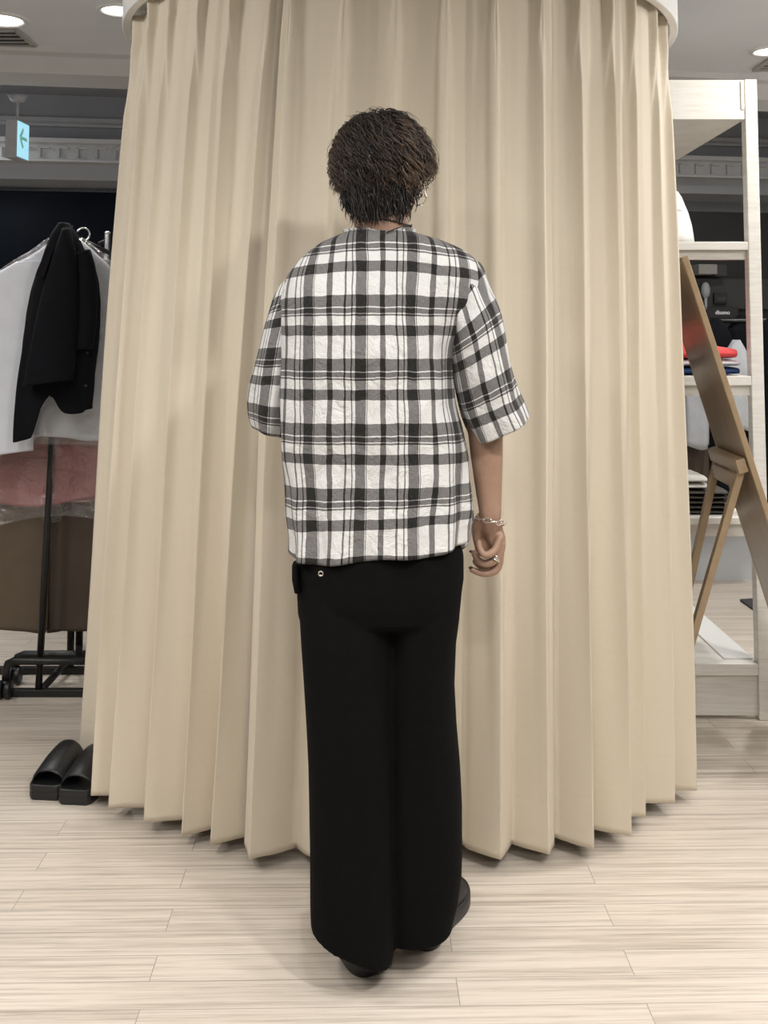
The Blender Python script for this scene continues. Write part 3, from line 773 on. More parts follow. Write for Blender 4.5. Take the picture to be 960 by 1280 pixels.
# base cap (back and top, open over the face)
def cap(layer, th1f, phmax, off, nt=26, np_=44):
    rows = []
    for i in range(nt + 1):
        row = []
        for j in range(np_ + 1):
            ph = lerp(-phmax, phmax, j / np_); th = lerp(.03, th1f(ph), i / nt)
            w = .006 * mnoise.noise((ph * 3.1, th * 3.3, layer * 5.0)) + .0035 * mnoise.noise((ph * 9, th * 8, 2.0))
            row.append(shell_pt(th, ph, off + w, layer))
        rows.append(row)
    n0 = len(hair.v); hair.rings(rows, cap=False, closed=False); tones.extend([.03] * (len(hair.v) - n0))
cap(0, lambda ph: 1.90 - .35 * sm(1.3, 2.4, abs(ph)) , 2.35, -.010)
cap(1, lambda ph: 2.62 - .62 * (sm(.6, 1.4, -ph) + sm(1.0, 1.7, ph)), 1.6, -.008)
rnd = random.Random(11)
def lock(th0, ph0, th1, layer, r0, tone0, tone1, waves, amp, offs, n=15, dph=0.0, fixed=None):
    pts = []; ph_ = rnd.uniform(0, 6.28); fq = waves * rnd.uniform(.8, 1.25); seed = rnd.uniform(0, 50)
    if fixed: ph_ = fixed[0] + rnd.gauss(0, .45); fq = fixed[1]; seed = fixed[0] * 7
    drift = rnd.gauss(0, .12) + dph
    for i in range(n):
        t = i / (n - 1); th = lerp(th0, th1, t)
        st = max(.25, math.sin(th))
        ph = ph0 + drift * t + amp * (math.sin(fq * t * 6.28 + ph_) * (.35 + .65 * t) + .5 * mnoise.noise((t * 3, seed, 0))) / st
        off = offs + .0075 * math.cos(fq * t * 6.28 + ph_) * (.3 + .7 * t) + .006 * t * t * rnd.uniform(0, 1)
        pts.append(shell_pt(th, ph, off, layer))
    rad = [r0 * (.55 + .45 * math.sin(min(1, i / (n - 1) * 1.5 + .25) * PI * .5)) * (1 - .85 * max(0, i / (n - 1) - .7) / .3) for i in range(n)]
    n0 = len(hair.v); hair.tube(pts, rad, 4, cap=False)
    for i in range(n): tones.extend([lerp(tone0, tone1, (i / (n - 1)) ** 1.2)] * 4)
clumps = [(rnd.uniform(-2.3, 2.3), rnd.uniform(0, 1)) for _ in range(120)]
for i in range(1900):                       # upper shaggy layer, in wavy clumps
    th0 = .05 + 1.25 * rnd.random() ** .8
    cph, ctone = clumps[rnd.randrange(120)]
    ph0 = cph + rnd.gauss(0, .035)
    th1 = min(th0 + rnd.uniform(.55, 1.15), 2.10 - .45 * sm(1.1, 2.0, abs(ph0)) + rnd.uniform(-.16, .06))
    if th1 < th0 + .3: th1 = th0 + .3
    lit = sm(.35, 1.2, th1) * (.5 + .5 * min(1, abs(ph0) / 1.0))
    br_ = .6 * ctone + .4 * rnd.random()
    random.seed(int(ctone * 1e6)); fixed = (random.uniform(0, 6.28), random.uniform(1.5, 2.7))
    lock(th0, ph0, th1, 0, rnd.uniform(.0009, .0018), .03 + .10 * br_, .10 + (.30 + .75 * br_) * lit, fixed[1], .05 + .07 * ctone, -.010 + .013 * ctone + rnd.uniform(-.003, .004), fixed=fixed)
for i in range(900):                        # nape layer, darker and straighter
    ph0 = rnd.gauss(.12, .8)
    if not -1.35 < ph0 < 1.65: continue
    th0 = rnd.uniform(1.5, 2.1); th1 = min(th0 + rnd.uniform(.4, .8), 2.68 - .62 * (sm(.6, 1.35, -ph0) + sm(1.0, 1.75, ph0)) + rnd.uniform(-.14, .07))
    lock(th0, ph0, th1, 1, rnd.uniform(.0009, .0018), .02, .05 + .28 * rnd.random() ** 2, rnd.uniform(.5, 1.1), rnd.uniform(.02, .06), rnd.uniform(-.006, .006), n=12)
for i in range(420):                        # lighter curls lying on top
    ph0 = rnd.uniform(-2.0, 2.0); th0 = rnd.uniform(.5, 1.4); side_ = min(1, abs(ph0) / .9)
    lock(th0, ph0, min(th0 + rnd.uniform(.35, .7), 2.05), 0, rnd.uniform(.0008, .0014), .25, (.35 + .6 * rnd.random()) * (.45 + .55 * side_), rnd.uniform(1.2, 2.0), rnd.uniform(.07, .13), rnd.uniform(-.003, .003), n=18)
for i in range(46):                         # flyaways
    ph0 = rnd.uniform(-2.0, 2.0); th0 = rnd.uniform(.1, 1.2)
    lock(th0, ph0, th0 + rnd.uniform(.4, .9), 0, .00045, .2, .45, 1.2, .12, rnd.uniform(.006, .012))
for i in range(16):                         # wisps in front of the right ear
    lock(rnd.uniform(1.1, 1.4), rnd.uniform(1.3, 1.75), rnd.uniform(2.0, 2.3), 0, .0007, .2, .5, 1.0, .10, rnd.uniform(-.014, .0))
hair.tone = tones
hair.build('hair', M['hair'], person, smooth=True)

# ---- jewellery
# neck cord
nk = P(479, 288, 2.265)
pts = [nk + Vector((.060 * math.cos(a), .062 * math.sin(a) - .0, .012 + .004 * math.sin(3 * a) - .030 * max(0, math.sin(a)))) for a in [2 * PI * i / 40 for i in range(40)]]
cordo = MB().tube(pts, .0016, 8, closed=True)
cordo.tube(spline([P(447, 283, 2.22), P(452, 287, 2.203), P(455, 290.5, 2.198)], 8), .0014, 6)
cordo.tube(spline([P(513, 283, 2.225), P(500, 284, 2.205), P(492, 287, 2.197), P(483, 290.5, 2.196)], 8), .0014, 6)
cordo.build('neck_cord', M['cord'], person, smooth=True)
# chain bracelet round the right wrist
br = MB(); NL = 13
wc = P(613.5, 650, HY)
for i in range(NL):
    a = 2 * PI * i / NL
    c = wc + Vector((.0285 * math.cos(a), .030 * math.sin(a), -.002 - .006 * math.cos(a - .4) - .002 * math.sin(a)))
    tg = Vector((-math.sin(a), math.cos(a), 0)); rd = Vector((math.cos(a), math.sin(a), 0)); up = Vector((0, 0, 1))
    w_ = (up if i % 2 else (up * .35 + rd * .9)).normalized()
    link = [c + tg * (.0092 * math.cos(2 * PI * k / 16)) + w_ * (.0048 * math.sin(2 * PI * k / 16)) for k in range(16)]
    br.tube(link, .0012, 6, closed=True)
br.build('bracelet', M['silver'], person, smooth=True)
rc = fpt((619, 698, -.002)); dd = (fpt((607, 704.5, -.004)) - fpt((627, 681, .006))).normalized()
rot = dd.to_track_quat('Z', 'Y').to_matrix()
rg_ = MB()
for off in (-.0028, 0, .0028): rg_.torus(rc + dd * off, .0102, .0014, rot @ Matrix.Rotation(R(off * 5000), 3, 'X'), 24, 6)
rg_.build('finger_ring', M['silver'], person, smooth=True)
# earring: stud and a thin dangling chain arc
eb = P(530, 230, 2.30)
er = MB().ell(P(529, 229, 2.262), (.0028, .0028, .0028), None, 10, 8)
er.tube(spline([P(529, 230, 2.262), P(532, 241, 2.262), P(532, 250, 2.264), P(527, 256, 2.268), P(522, 256.5, 2.27)], 12), .0009, 6)
er.tube([P(521, 256.5, 2.266), P(527, 256.3, 2.264)], .0018, 6, round_ends=True)
er.tube([P(531, 240, 2.26), P(532, 246, 2.26)], .0017, 6, round_ends=True)
er.build('earring', M['silver'], person, smooth=True)

# ------------------------------------------------------------------ slides on the floor
def slide_parts(root):
    W, L = .100, .245
    prof = [(-.5, .55), (-.48, .78), (-.43, .92), (-.3, .95), (-.1, .96), (.1, 1.0), (.28, 1.03), (.4, 1.0), (.46, .92), (.49, .78), (.5, .70)]
    loop = [(f * L, w * W / 2) for f, w in prof] + [(f * L, -w * W / 2) for f, w in reversed(prof)]
    b = MB()
    # local: toe towards -Y
    zt = lambda y: .040 + .006 * sm(0, .5, y / L)
    b.rings([[(w * .95, -y * .98, 0.0) for y, w in loop], [(w, -y, .008) for y, w in loop], [(w, -y, .020) for y, w in loop], [(w * .975, -y * .99, .022) for y, w in loop], [(w, -y, .025) for y, w in loop], [(w, -y, .040) for y, w in loop], [(w * .94, -y * .97, .042) for y, w in loop], [(w * .86, -y * .93, .036) for y, w in loop]])
    b.build('sole', M['black_rubber'], root, bevel=.002, local=True, smooth=False)
    # wide arched band
    u = MB(); NA = 18
    def arch(y, w, h, th):
        outer = [Vector((w * math.cos(PI * j / NA), y + (.018 * (1 - math.sin(PI * j / NA)) if y < -.03 else 0), .012 + (h - .012) * math.sin(PI * j / NA) ** .62)) for j in range(NA + 1)]
        inner = [Vector(((w - th) * math.cos(PI * j / NA), y + (.018 * (1 - math.sin(PI * j / NA)) if y < -.03 else 0), .012 + (h - th - .012) * math.sin(PI * j / NA) ** .62)) for j in reversed(range(NA + 1))]
        return outer + inner
    # ridge line along the band for the moulded seam
    rows = [(-.106, .0500, .076, .004), (-.100, .0515, .079, .006), (-.06, .0520, .089, .006), (-.02, .0520, .098, .006), (.02, .0512, .103, .006), (.045, .0505, .104, .006), (.051, .0500, .103, .004)]
    u.rings([arch(*r_) for r_ in rows])
    band = u.build('band', M['black_rubber'], root, smooth=True, bevel=0, local=True)
    s_ = MB(); s_.tube([(.022, -.098, .0745), (.020, -.06, .0855), (.018, -.02, .0945), (.016, .02, .0995), (.015, .045, .1005)], .0012, 6); s_.build('seam', M['black_rubber'], band, local=True, smooth=True)
pL = G(55, 1001); pR = G(91.5, 1007)
def slide(p, ang, label):
    d = Vector((-math.sin(ang), math.cos(ang), 0))   # towards the heel
    c = p + d * .122; c.z = 0
    root = thing('slide_sandal', c, label, 'sandal', None, ang)
    slide_parts(root); return root
slide(pL, R(-6), 'left black rubber slide sandal standing free on the wood floor')
slide(pR, R(-6), 'right black rubber slide sandal touching the edge of the beige curtain')

# ------------------------------------------------------------------ clothes racks on the left
RYf = 3.86
def pole_rack():
    root = thing('clothes_rack', (-1.2, 4.2, 0), 'black metal clothes rack with a slim front post under the black shirt', 'clothes rack')
    m = M['black_metal']
    base = G(48, 866, .012)
    top = P(79, 284, base.y + .02)
    MB().tube([base, top], .0125, 12).build('post', m, root, smooth=True)
    MB().box2((-1.62, base.y - .014, .0), (-.86, base.y + .014, .026)).build('foot_bar', m, root, bevel=.003)
    MB().tube([base + Vector((.01, .01, .01)), G(88, 822, .06) + Vector((0, 0, 0))], .013, 10).build('brace', m, root, smooth=True)
    q = G(88, 822, .06)
    rear = Vector((top.x + .04, top.y + .85, 0))
    MB().tube([(q.x, q.y, .03), (q.x, q.y, 1.50)], .014, 12).build('post', m, root, smooth=True)
    MB().box2((-1.62, q.y - .014, .0), (-.86, q.y + .014, .026)).build('foot_bar', m, root, bevel=.003)
    MB().tube([top - Vector((0, 0, .14)), (q.x, q.y, 1.50)], .012, 12).build('hanging_rail', m, root, smooth=True)
    return root, base, top, q
rackA, rbase, rtop, rq = pole_rack()
# a second rack on castors just behind
root = thing('rolling_rack', (-1.25, 4.6, 0), 'black rolling clothes rack on castors behind the brown garment covers', 'clothes rack')
m = M['black_metal']
for (x0, yy, Yd) in ((8, 826, 3.93), (20, 818, 4.09)):
    A = P(x0, yy, Yd); B = Vector((-.92, Yd, A.z))
    z1 = .062
    MB().tube([Vector((A.x, Yd, z1)), Vector((A.x, Yd, A.z - .03)), Vector((A.x + .006, Yd, A.z - .01)), Vector((A.x + .03, Yd, A.z)), B], .0145, 12).build('foot_bar', m, root, smooth=True)
    for cx_ in (A.x, -.98):
        cst = MB(); cst.lathe([(.012, .085), (.014, .06), (.02, .058), (.02, .05)], (cx_, Yd, 0), 14)
        fork = cst.build('castor', m, root, smooth=True)
        w = MB()
        for dx in (-.014, .014):
            rr = [[Vector((cx_ + dx + x_, Yd - .012 + r_ * math.cos(2 * PI * j / 20), .032 + r_ * math.sin(2 * PI * j / 20))) for j in range(20)] for x_, r_ in ((-.010, .024), (-.008, .031), (.008, .031), (.010, .024))]
            w.rings(rr)
        w.build('wheel', M['black_rubber'], fork, smooth=True, bevel=.002)
ZB = P(8, 826, 3.93).z
for Yd, xx in ((4.09, 99), (4.55, 99)):
    pt = P(xx, 800, Yd)
    MB().tube([(pt.x, Yd, ZB), (pt.x, Yd, 1.50)], .014, 12).build('post', m, root, smooth=True)
MB().bar((P(99, 800, 3.93).x, 3.93, ZB), (P(99, 800, 4.55).x, 4.55, ZB), .026, .026).build('side_bar', m, root, bevel=.003)
pt = P(99, 800, 4.09)
MB().tube([(pt.x, 4.09, 1.50), (P(99, 800, 4.55).x, 4.55, 1.50)], .013, 12).build('hanging_rail', m, root, smooth=True)

def garment(name, label, cat, mat, ctrl, folds, fold_amp, rows=40, n=64, seed=0, hemwave=.01, group=None, e=2.2, solid=.003, plastic=False):
    rg = cloth_loft(ctrl, rows, n, None, None, None, e=e)
    for k, r_ in enumerate(rg):
        f = k / (rows - 1); c_ = sum(r_, Vector()) / n
        for j in range(n):
            d = (r_[j] - c_); d.z = 0
            if d.length < 1e-6: continue
            d.normalize(); p = r_[j]
            a = fold_amp * sm(.1, 1, f) * math.sin(j / n * 2 * PI * folds + seed + 1.5 * math.sin(f * 3 + seed)) + fold_amp * .8 * mnoise.noise((p.x * 8 + seed, p.y * 5, p.z * 4))
            a += fold_amp * .35 * mnoise.noise((p.x * 25 + seed, p.y * 12, p.z * 18))
            r_[j] = p + d * a
            if f > .9: r_[j].z += (f - .9) / .1 * hemwave * math.sin(j / n * 2 * PI * folds * .5 + seed)
    b = MB(); b.rings(rg, cap=False)
    c_ = sum(rg[0], Vector()) / n
    o_ = b.build(name, mat, None, smooth=True, solid=solid)
    return tag(o_, label, cat, group), rg
# black shirt draped over the front of the rack
Yb = 3.80
ctrl = [((74, 279), (86, 279), Yb, .03, .03), ((64, 296), (98, 296), Yb, .04, .05), ((56, 318), (108, 318), Yb, .05, .06), ((46, 345), (118, 335), Yb, .06, .07), ((39, 370), (123, 362), Yb, .06, .07), ((34, 405), (124, 400), Yb, .06, .07), ((30, 440), (119, 440), Yb, .06, .06), ((26, 470), (115, 470), Yb, .055, .055), ((22, 500), (113, 498), Yb, .05, .05), ((21, 520), (112, 513), Yb, .05, .05)]
bs, rg = garment('black_shirt', 'black short sleeved shirt hanging from the front post of the rack', 'shirt', M['navy_cloth'], ctrl, 6, .008, 44, 72, 1.2, .006)
# left tail hangs lower
me = bs.data
for v in me.vertices:
    px, py = proj(v.co)
    w = sm(470, 520, py)
    if w > 0:
        low = 1 - sm(38, 52, px)
        v.co.z += -w * low * .085 + w * (1 - low) * .062 * math.exp(-((px - 62) / 11.0) ** 2)
bs_off = Vector((0, 0, 0))
slv = [((79, 286), (87, 285), Yb - .06, .02, .02), ((70, 312), (93, 308), Yb - .075, .03, .035), ((60, 345), (97, 340), Yb - .085, .045, .04), ((48, 390), (98, 385), Yb - .09, .05, .045), ((40, 430), (95, 430), Yb - .09, .05, .045), ((33, 465), (92, 462), Yb - .09, .05, .045), ((30, 483), (90, 475), Yb - .09, .05, .045)]
rs = cloth_loft(slv, 26, 40, None, None, None)
b = MB(); b.rings(rs, cap=False); b.build('sleeve', M['navy_cloth'], bs, smooth=True, solid=.003)
slv = [((96, 318), (112, 312), Yb - .05, .03, .03), ((92, 345), (119, 338), Yb - .055, .035, .035), ((90, 390), (121, 385), Yb - .06, .04, .035), ((90, 430), (117, 425), Yb - .06, .04, .035), ((91, 438), (115, 436), Yb - .06, .04, .035)]
rs = cloth_loft(slv, 24, 40, None, None, None)
b = MB(); b.rings(rs, cap=False); b.build('sleeve', M['navy_cloth'], bs, smooth=True, solid=.003)
b = MB()
b.add([P(56, 312, Yb - .075), P(45, 345, Yb - .085), P(55, 346, Yb - .092), P(70, 300, Yb - .085), P(56, 312, Yb - .07), P(45, 345, Yb - .08), P(55, 346, Yb - .086), P(70, 300, Yb - .08)], [(0, 1, 2, 3), (7, 6, 5, 4), (0, 4, 5, 1), (1, 5, 6, 2), (2, 6, 7, 3), (3, 7, 4, 0)])
b.build('collar', M['navy_cloth'], bs, smooth=False)
for px, py in ((90, 283), (92, 311), (109, 441), (107, 482)):
    q = P(px, py, Yb - .085 if py < 400 else Yb - .065)
    rr = MB(); rr.rings([[q + Vector((.004 * math.cos(2 * PI * j / 12), y_, .004 * math.sin(2 * PI * j / 12))) for j in range(12)] for y_ in (-.002, .002)]); rr.build('button', M['black_rubber'], bs, smooth=False)
# white garments in clear film
Yw = 3.93
ctrlw = [((66, 300), (100, 300), Yw, .025, .028), ((40, 318), (118, 316), Yw, .025, .028), ((5, 340), (138, 336), Yw, .025, .028), ((-22, 372), (152, 372), Yw, .025, .028), ((-28, 430), (156, 430), Yw, .025, .028), ((-26, 500), (154, 490), Yw, .025, .028), ((-24, 552), (152, 545), Yw, .025, .028)]
garment('white_garment', 'white garment in clear film hanging behind the black shirt', 'garment', M['white_cloth'], ctrlw, 8, .011, 40, 90, 2.0, .012)
ctrlw2 = [((20, 328), (60, 326), Yw - .065, .02, .02), ((-12, 346), (62, 340), Yw - .065, .02, .02), ((-70, 378), (56, 366), Yw - .065, .02, .02), ((-104, 450), (42, 440), Yw - .065, .02, .02), ((-104, 530), (41, 520), Yw - .065, .02, .02), ((-100, 590), (40, 562), Yw - .065, .02, .02)]
wg2, _ = garment('white_garment', 'white garment sleeve side at the left edge with a lower curved hem', 'garment', M['white_cloth'], ctrlw2, 6, .005, 40, 70, 5.0, .004)
film = [((62, 297), (104, 297), Yw, .032, .040), ((36, 314), (124, 312), Yw, .032, .040), ((0, 337), (142, 332), Yw, .032, .040), ((-30, 370), (158, 368), Yw, .032, .040), ((-36, 430), (162, 430), Yw, .032, .040), ((-34, 500), (160, 490), Yw, .032, .040), ((-30, 560), (157, 553), Yw, .032, .040)]
garment('garment_bag', 'clear plastic film bag over the white garment', 'garment bag', M['plastic'], film, 5, .007, 36, 80, 3.0, .01, solid=0)
Yp = 4.0
ctrlp = [((60, 318), (104, 318), Yp, .025, .025), ((0, 350), (140, 350), Yp, .025, .025), ((-25, 420), (150, 420), Yp, .025, .025), ((-30, 520), (150, 520), Yp, .025, .025), ((-34, 590), (148, 590), Yp, .025, .025), ((-36, 632), (146, 622), Yp, .025, .025)]
garment('pink_garment', 'dusty pink garment hanging below the white one', 'garment', M['pink_cloth'], ctrlp, 7, .007, 40, 80, 1.0, .014)
film2 = [((55, 314), (108, 314), Yp, .032, .058), ((-6, 346), (146, 346), Yp, .032, .058), ((-32, 420), (158, 420), Yp, .032, .058), ((-38, 520), (158, 520), Yp, .032, .058), ((-42, 600), (156, 600), Yp, .032, .058), ((-44, 658), (152, 642), Yp, .032, .058)]
garment('garment_bag', 'clear plastic film bag over the dusty pink garment', 'garment bag', M['plastic'], film2, 6, .009, 44, 90, 6.0, .02, solid=0)
Yc = 4.035
ctrlc = [((58, 330), (104, 330), Yc, .025, .025), ((-4, 360), (120, 360), Yc, .025, .025), ((-40, 450), (90, 450), Yc, .025, .025), ((-44, 600), (62, 600), Yc, .025, .025), ((-46, 700), (60, 700), Yc, .025, .025), ((-46, 786), (57, 789), Yc, .025, .025)]
garment('garment_cover', 'long brown garment cover hanging to near the floor left of the post', 'garment cover', M['brown_cloth'], ctrlc, 5, .006, 44, 70, 2.2, .006)
ctrlc = [((70, 330), (112, 330), Yc + .02, .025, .025), ((50, 380), (150, 380), Yc + .02, .025, .025), ((56, 520), (158, 520), Yc + .02, .025, .025), ((58, 700), (160, 700), Yc + .02, .025, .025), ((60, 790), (162, 783), Yc + .02, .025, .025)]
garment('garment_cover', 'dark brown garment cover between the post and the curtain', 'garment cover', M['dark_brown_cloth'], ctrlc, 5, .006, 44, 70, 4.2, .006)
# hanger with a round chrome hook behind the black shirt
Yh = 4.0
q = P(104, 293, Yh)
root = thing('clothes_hanger', (q.x, q.y, q.z - .1), 'clothes hanger with round chrome hook beside the black shirt', 'hanger')
hk = MB(); hk.tube([q + Vector((.024 * math.cos(a), 0, .024 * math.sin(a))) for a in [R(-100 + 250 * i / 20) for i in range(21)]] , .0036, 8, round_ends=True)
hk.build('hook', M['chrome'], root, smooth=True)
MB().tube([q + Vector((-.20, 0, -.115)), q + Vector((-.004, 0, -.024)), q + Vector((0, 0, -.022)), q + Vector((.10, 0, -.07))], .008, 8).build('arm', M['black_metal'], root, smooth=True)
q = P(134, 326, 4.10)
root = thing('rack_post', (q.x, q.y, q.z), 'black rack upright with silver tip beside the curtain edge', 'post')
root.location.z = 0
MB().tube([(q.x, q.y, 0), (q.x, q.y, P(134, 292, 4.1).z)], .0115, 12).build('upright', M['black_metal'], root, smooth=True)
MB().ell((q.x, q.y, P(134, 291.5, 4.1).z), (.012, .012, .009), None, 14, 8).build('cap', M['chrome'], root, smooth=True)
MB().tube([(q.x, q.y, P(134, 300, 4.1).z), (q.x - .03, q.y, P(134, 304, 4.1).z), (q.x - .04, q.y + .02, P(126, 312, 4.1).z)], .007, 8).build('arm', M['black_metal'], root, smooth=True)

# ------------------------------------------------------------------ hanging exit sign
Ys = 5.45
sg = P(21, 176, Ys)
root = thing('exit_sign', (sg.x, sg.y, sg.z), 'hanging exit sign box with lit cyan face and green arrow', 'sign')
rot = Matrix.Rotation(R(-57), 3, 'Z')      # lit face turned towards the right
BW, BH, BD = .20, .19, .07
def sl(x, y, z): return sg + rot @ Vector((x, y, z))
ux = rot @ Vector((1, 0, 0)); 
# local frame: lit face is -Y' side
rot = Matrix.Rotation(R(86), 3, 'Z')
MB().box(sg, (.15, .062, .195), rot).build('case', M['sign_body'], root, bevel=.005)
fc = sg + rot @ Vector((0, -.033, 0))
face = MB().box(fc, (.138, .004, .180), rot).build('lit_face', M['sign_face'], root)
ar = MB()
for a, c in (((.035, .008), (-.045, .008)), ((-.05, .008), (-.012, .055)), ((-.05, .008), (-.012, -.039))):
    A = fc + rot @ Vector((a[0], -.004, a[1])); B = fc + rot @ Vector((c[0], -.004, c[1])); ar.bar(A, B, .004, .017, up=rot @ Vector((0, 0, 1)) if abs(a[1] - c[1]) < .01 else (0, 0, 1))
ar.build('arrow', M['sign_green'], face)
mt = 2.505
MB().tube([sg + Vector((0, 0, .09)), (sg.x, sg.y, mt - .02)], .007, 10).build('rod', M['sign_body'], root, smooth=True)
MB().lathe([(.012, mt - .035), (.032, mt - .03), (.05, mt)], (sg.x, sg.y, 0), 24).build('canopy', M['sign_body'], root, smooth=True)

# ------------------------------------------------------------------ downlights and vents
def downlight(px, py, label, scale=1.0):
    c = G(px, py, CEIL)
    root = thing('downlight', c, label, 'ceiling light', 'recessed ceiling downlights')
    b = MB(); b.rings([[c + Vector((r_ * math.cos(2 * PI * j / 36), r_ * math.sin(2 * PI * j / 36), z)) for j in range(36)] for r_, z in ((.092 * scale, -.001), (.09 * scale, -.007), (.072 * scale, -.009), (.068 * scale, -.002))], cap=False); b.build('trim_ring', M['track'], root, smooth=True)
    b = MB().lathe([(.067 * scale, -.002), (.05 * scale, -.006), (.02, -.007)], c, 32); b.build('lamp', M['lamp'], root, smooth=True)
    return c
downlight(2, 24, 'glowing ceiling downlight at the far left beside the air vent', 1.25)
downlight(149, 12, 'glowing ceiling downlight next to the left end of the curtain track')
downlight(962, 63, 'glowing ceiling downlight at the right above the white shelf')
def vent(px, py, w, h, label):
    c = G(px, py, CEIL)
    root = thing('air_vent', c, label, 'vent', 'ceiling air vents')
    fr = MB()
    fr.box(c + Vector((0, h / 2, -.006)), (w, .025, .012)); fr.box(c + Vector((0, -h / 2, -.006)), (w, .025, .012))
    for sx in (-1, 1): fr.box(c + Vector((sx * w / 2, 0, -.006)), (.025, h + .025, .012))
    fr.build('frame', M['grille'], root, bevel=.002)
    MB().box(c + Vector((0, 0, -.002)), (w - .02, h - .02, .004)).build('backing', M['dark'], root)
    for i in range(3): MB().box(c + Vector((0, -h / 2 + h * (i + 1) / 4, -.008)), (w - .03, .012, .006)).build('slat', M['grille'], root)
vent(-6, 46, .27, .24, 'ceiling air vent at the far left behind the downlight')
vent(992, 79, .30, .22, 'ceiling air vent at the right behind the downlight')

# ------------------------------------------------------------------ white shelf unit on the right
SY = 3.70
def sx(px): return (px - 480) / F * SY
def sz(py): return HC + (YH - py) / F * SY
root = thing('shelf_unit', (1.0, SY + .5, 0), 'tall white wooden open shelf unit right of the curtain', 'shelf')
wm = M['white_wood']
X1 = P(941.5, 560, SY).x; X2 = P(957.5, 560, SY).x
X0 = .62; SD = 1.15
TOPS = P(938, 99, SY).z
for yy in (SY, SY + SD - .045):
    MB().box2((X1, yy, 0), (X2, yy + .045, TOPS)).build('post', wm, root, bevel=.003)
    MB().box2((X0 - .045, yy, 0), (X0, yy + .045, TOPS)).build('post', wm, root, bevel=.003)
ztop0, ztop1 = P(900, 149, SY).z, P(900, 98, SY).z
b = MB().box2((X0, SY + .004, ztop0), (X1, SY + .03, ztop1 - .004)); b.build('header_board', wm, root, bevel=.002)
MB().box2((X1 - .014, SY + .0, P(900, 137, SY).z), (X1 - .002, SY + .012, P(900, 101, SY).z)).build('cleat', wm, root, bevel=.002)
MB().box2((X0, SY + .03, ztop0), (X1, SY + SD - .05, ztop0 + .03)).build('shelf_board', wm, root, bevel=.002)
MB().box2((X0, SY + SD - .05, ztop0), (X1, SY + SD - .02, ztop1 - .004)).build('header_board', wm, root, bevel=.002)
levels = [(302, 312.5, 324), (470, 482, 495), (647, 656, 672)]
tops = []
for a, c, d in levels:
    za, zc, zd = P(900, a, SY).z, P(900, c, SY).z, P(900, d, SY).z
    tops.append(za)
    MB().box2((X0, SY + .002, zc), (X1, SY + .42, za)).build('shelf_board', wm, root, bevel=.002)
    MB().box2((X0, SY + .020, zd), (X1, SY + .045, zc)).build('apron', wm, root, bevel=.002)
zb0, zb1 = P(900, 845, SY).z, P(900, 830, SY).z
MB().box2((X0, SY + .001, zb0), (X1, SY + SD - .05, zb1)).build('base_board', wm, root, bevel=.002)
MB().box2((X0, SY + .014, .012), (X1, SY + .04, zb0)).build('kick_board', wm, root, bevel=.002)
MB().box2((X1 - .10, SY + .05, zb1), (X1, SY + SD - .05, zb1 + .006)).build('edge_strip', M['track'], root, bevel=.001)
MB().box2((X1 - .255, SY + .05, zb1), (X1 - .225, SY + SD - .3, zb1 + .005)).build('edge_strip', M['track'], root, bevel=.001)

def folded(label, xl, xr, z, h, Y, D, mat, layers=2, cat='folded clothes', group=None, bulge=.0):
    """soft folded garment: stacked rounded layers, fold on the right"""
    ctr = Vector(((xl + xr) / 2, Y + D / 2, z))
    root = thing('folded_sweater', ctr, label, cat, group)
    lh = h / layers
    for i in range(layers):
        b = MB(); rr = []
        z0 = z + i * lh; r_ = lh * .49; zc = z0 + lh / 2
        for k in range(15):
            f = k / 14; q_ = abs(2 * f - 1); sc_ = (1 - q_ ** 4) ** .5 if q_ < 1 else 0
            sc_ = max(sc_, .12); y = Y + D * f; pts = []
            for j in range(40):
                t = 2 * PI * j / 40; ct = math.cos(t); st = math.sin(t)
                ex = (xr - xl) / 2 - r_ * .9
                X = (xl + xr) / 2 + math.copysign(min(1, abs(ct) * 1.6) * ex, ct) + r_ * .9 * ct * sc_
                zz = math.copysign(abs(st) ** .5, st) * r_ * sc_
                if i == layers - 1 and st > 0: zz += bulge * st * (1 - ((X - xl) / (xr - xl)) ** 3) * sc_
                pts.append(Vector((X, y, zc + zz + .0012 * mnoise.noise((X * 25, y * 25, i * 3.0)))))
            rr.append(pts)
        b.rings(rr); b.build('folded_layer', mat, root, smooth=True)
    return root
zt = tops[1]
xr_ = lambda px: P(px, 450, SY + .06).x
hgt = lambda a, b_: (b_ - a) / F * (SY + .06)
z1 = zt; h1 = hgt(460, 470); h2 = hgt(451, 460); h3 = hgt(437, 451)
folded('navy blue folded knit at the bottom of the stack on the middle shelf', .78, xr_(926), z1 + .001, h1, SY + .04, .28, M['blue_knit'], 1)
folded('pale grey folded knit between the red and navy ones', .78, xr_(926.5), z1 + h1 + .002, h2, SY + .04, .28, M['pale_knit'], 1)
folded('coral red folded knit on top of the stack on the middle shelf', .78, xr_(924), z1 + h1 + h2 + .003, h3, SY + .04, .28, M['red_cloth'], 1, bulge=.026)
zl = tops[2]
xr2 = lambda px: P(px, 630, SY + .06).x
folded('dark olive folded stack of clothes on the low shelf', .74, xr2(912), zl + .001, hgt(616, 645), SY + .05, .30, M['olive_knit'], 5)
folded('cream folded garment on top of the dark olive stack', .74, xr2(888), zl + hgt(616, 645) + .002, hgt(600, 616), SY + .06, .26, M['cream_knit'], 2, bulge=.012)
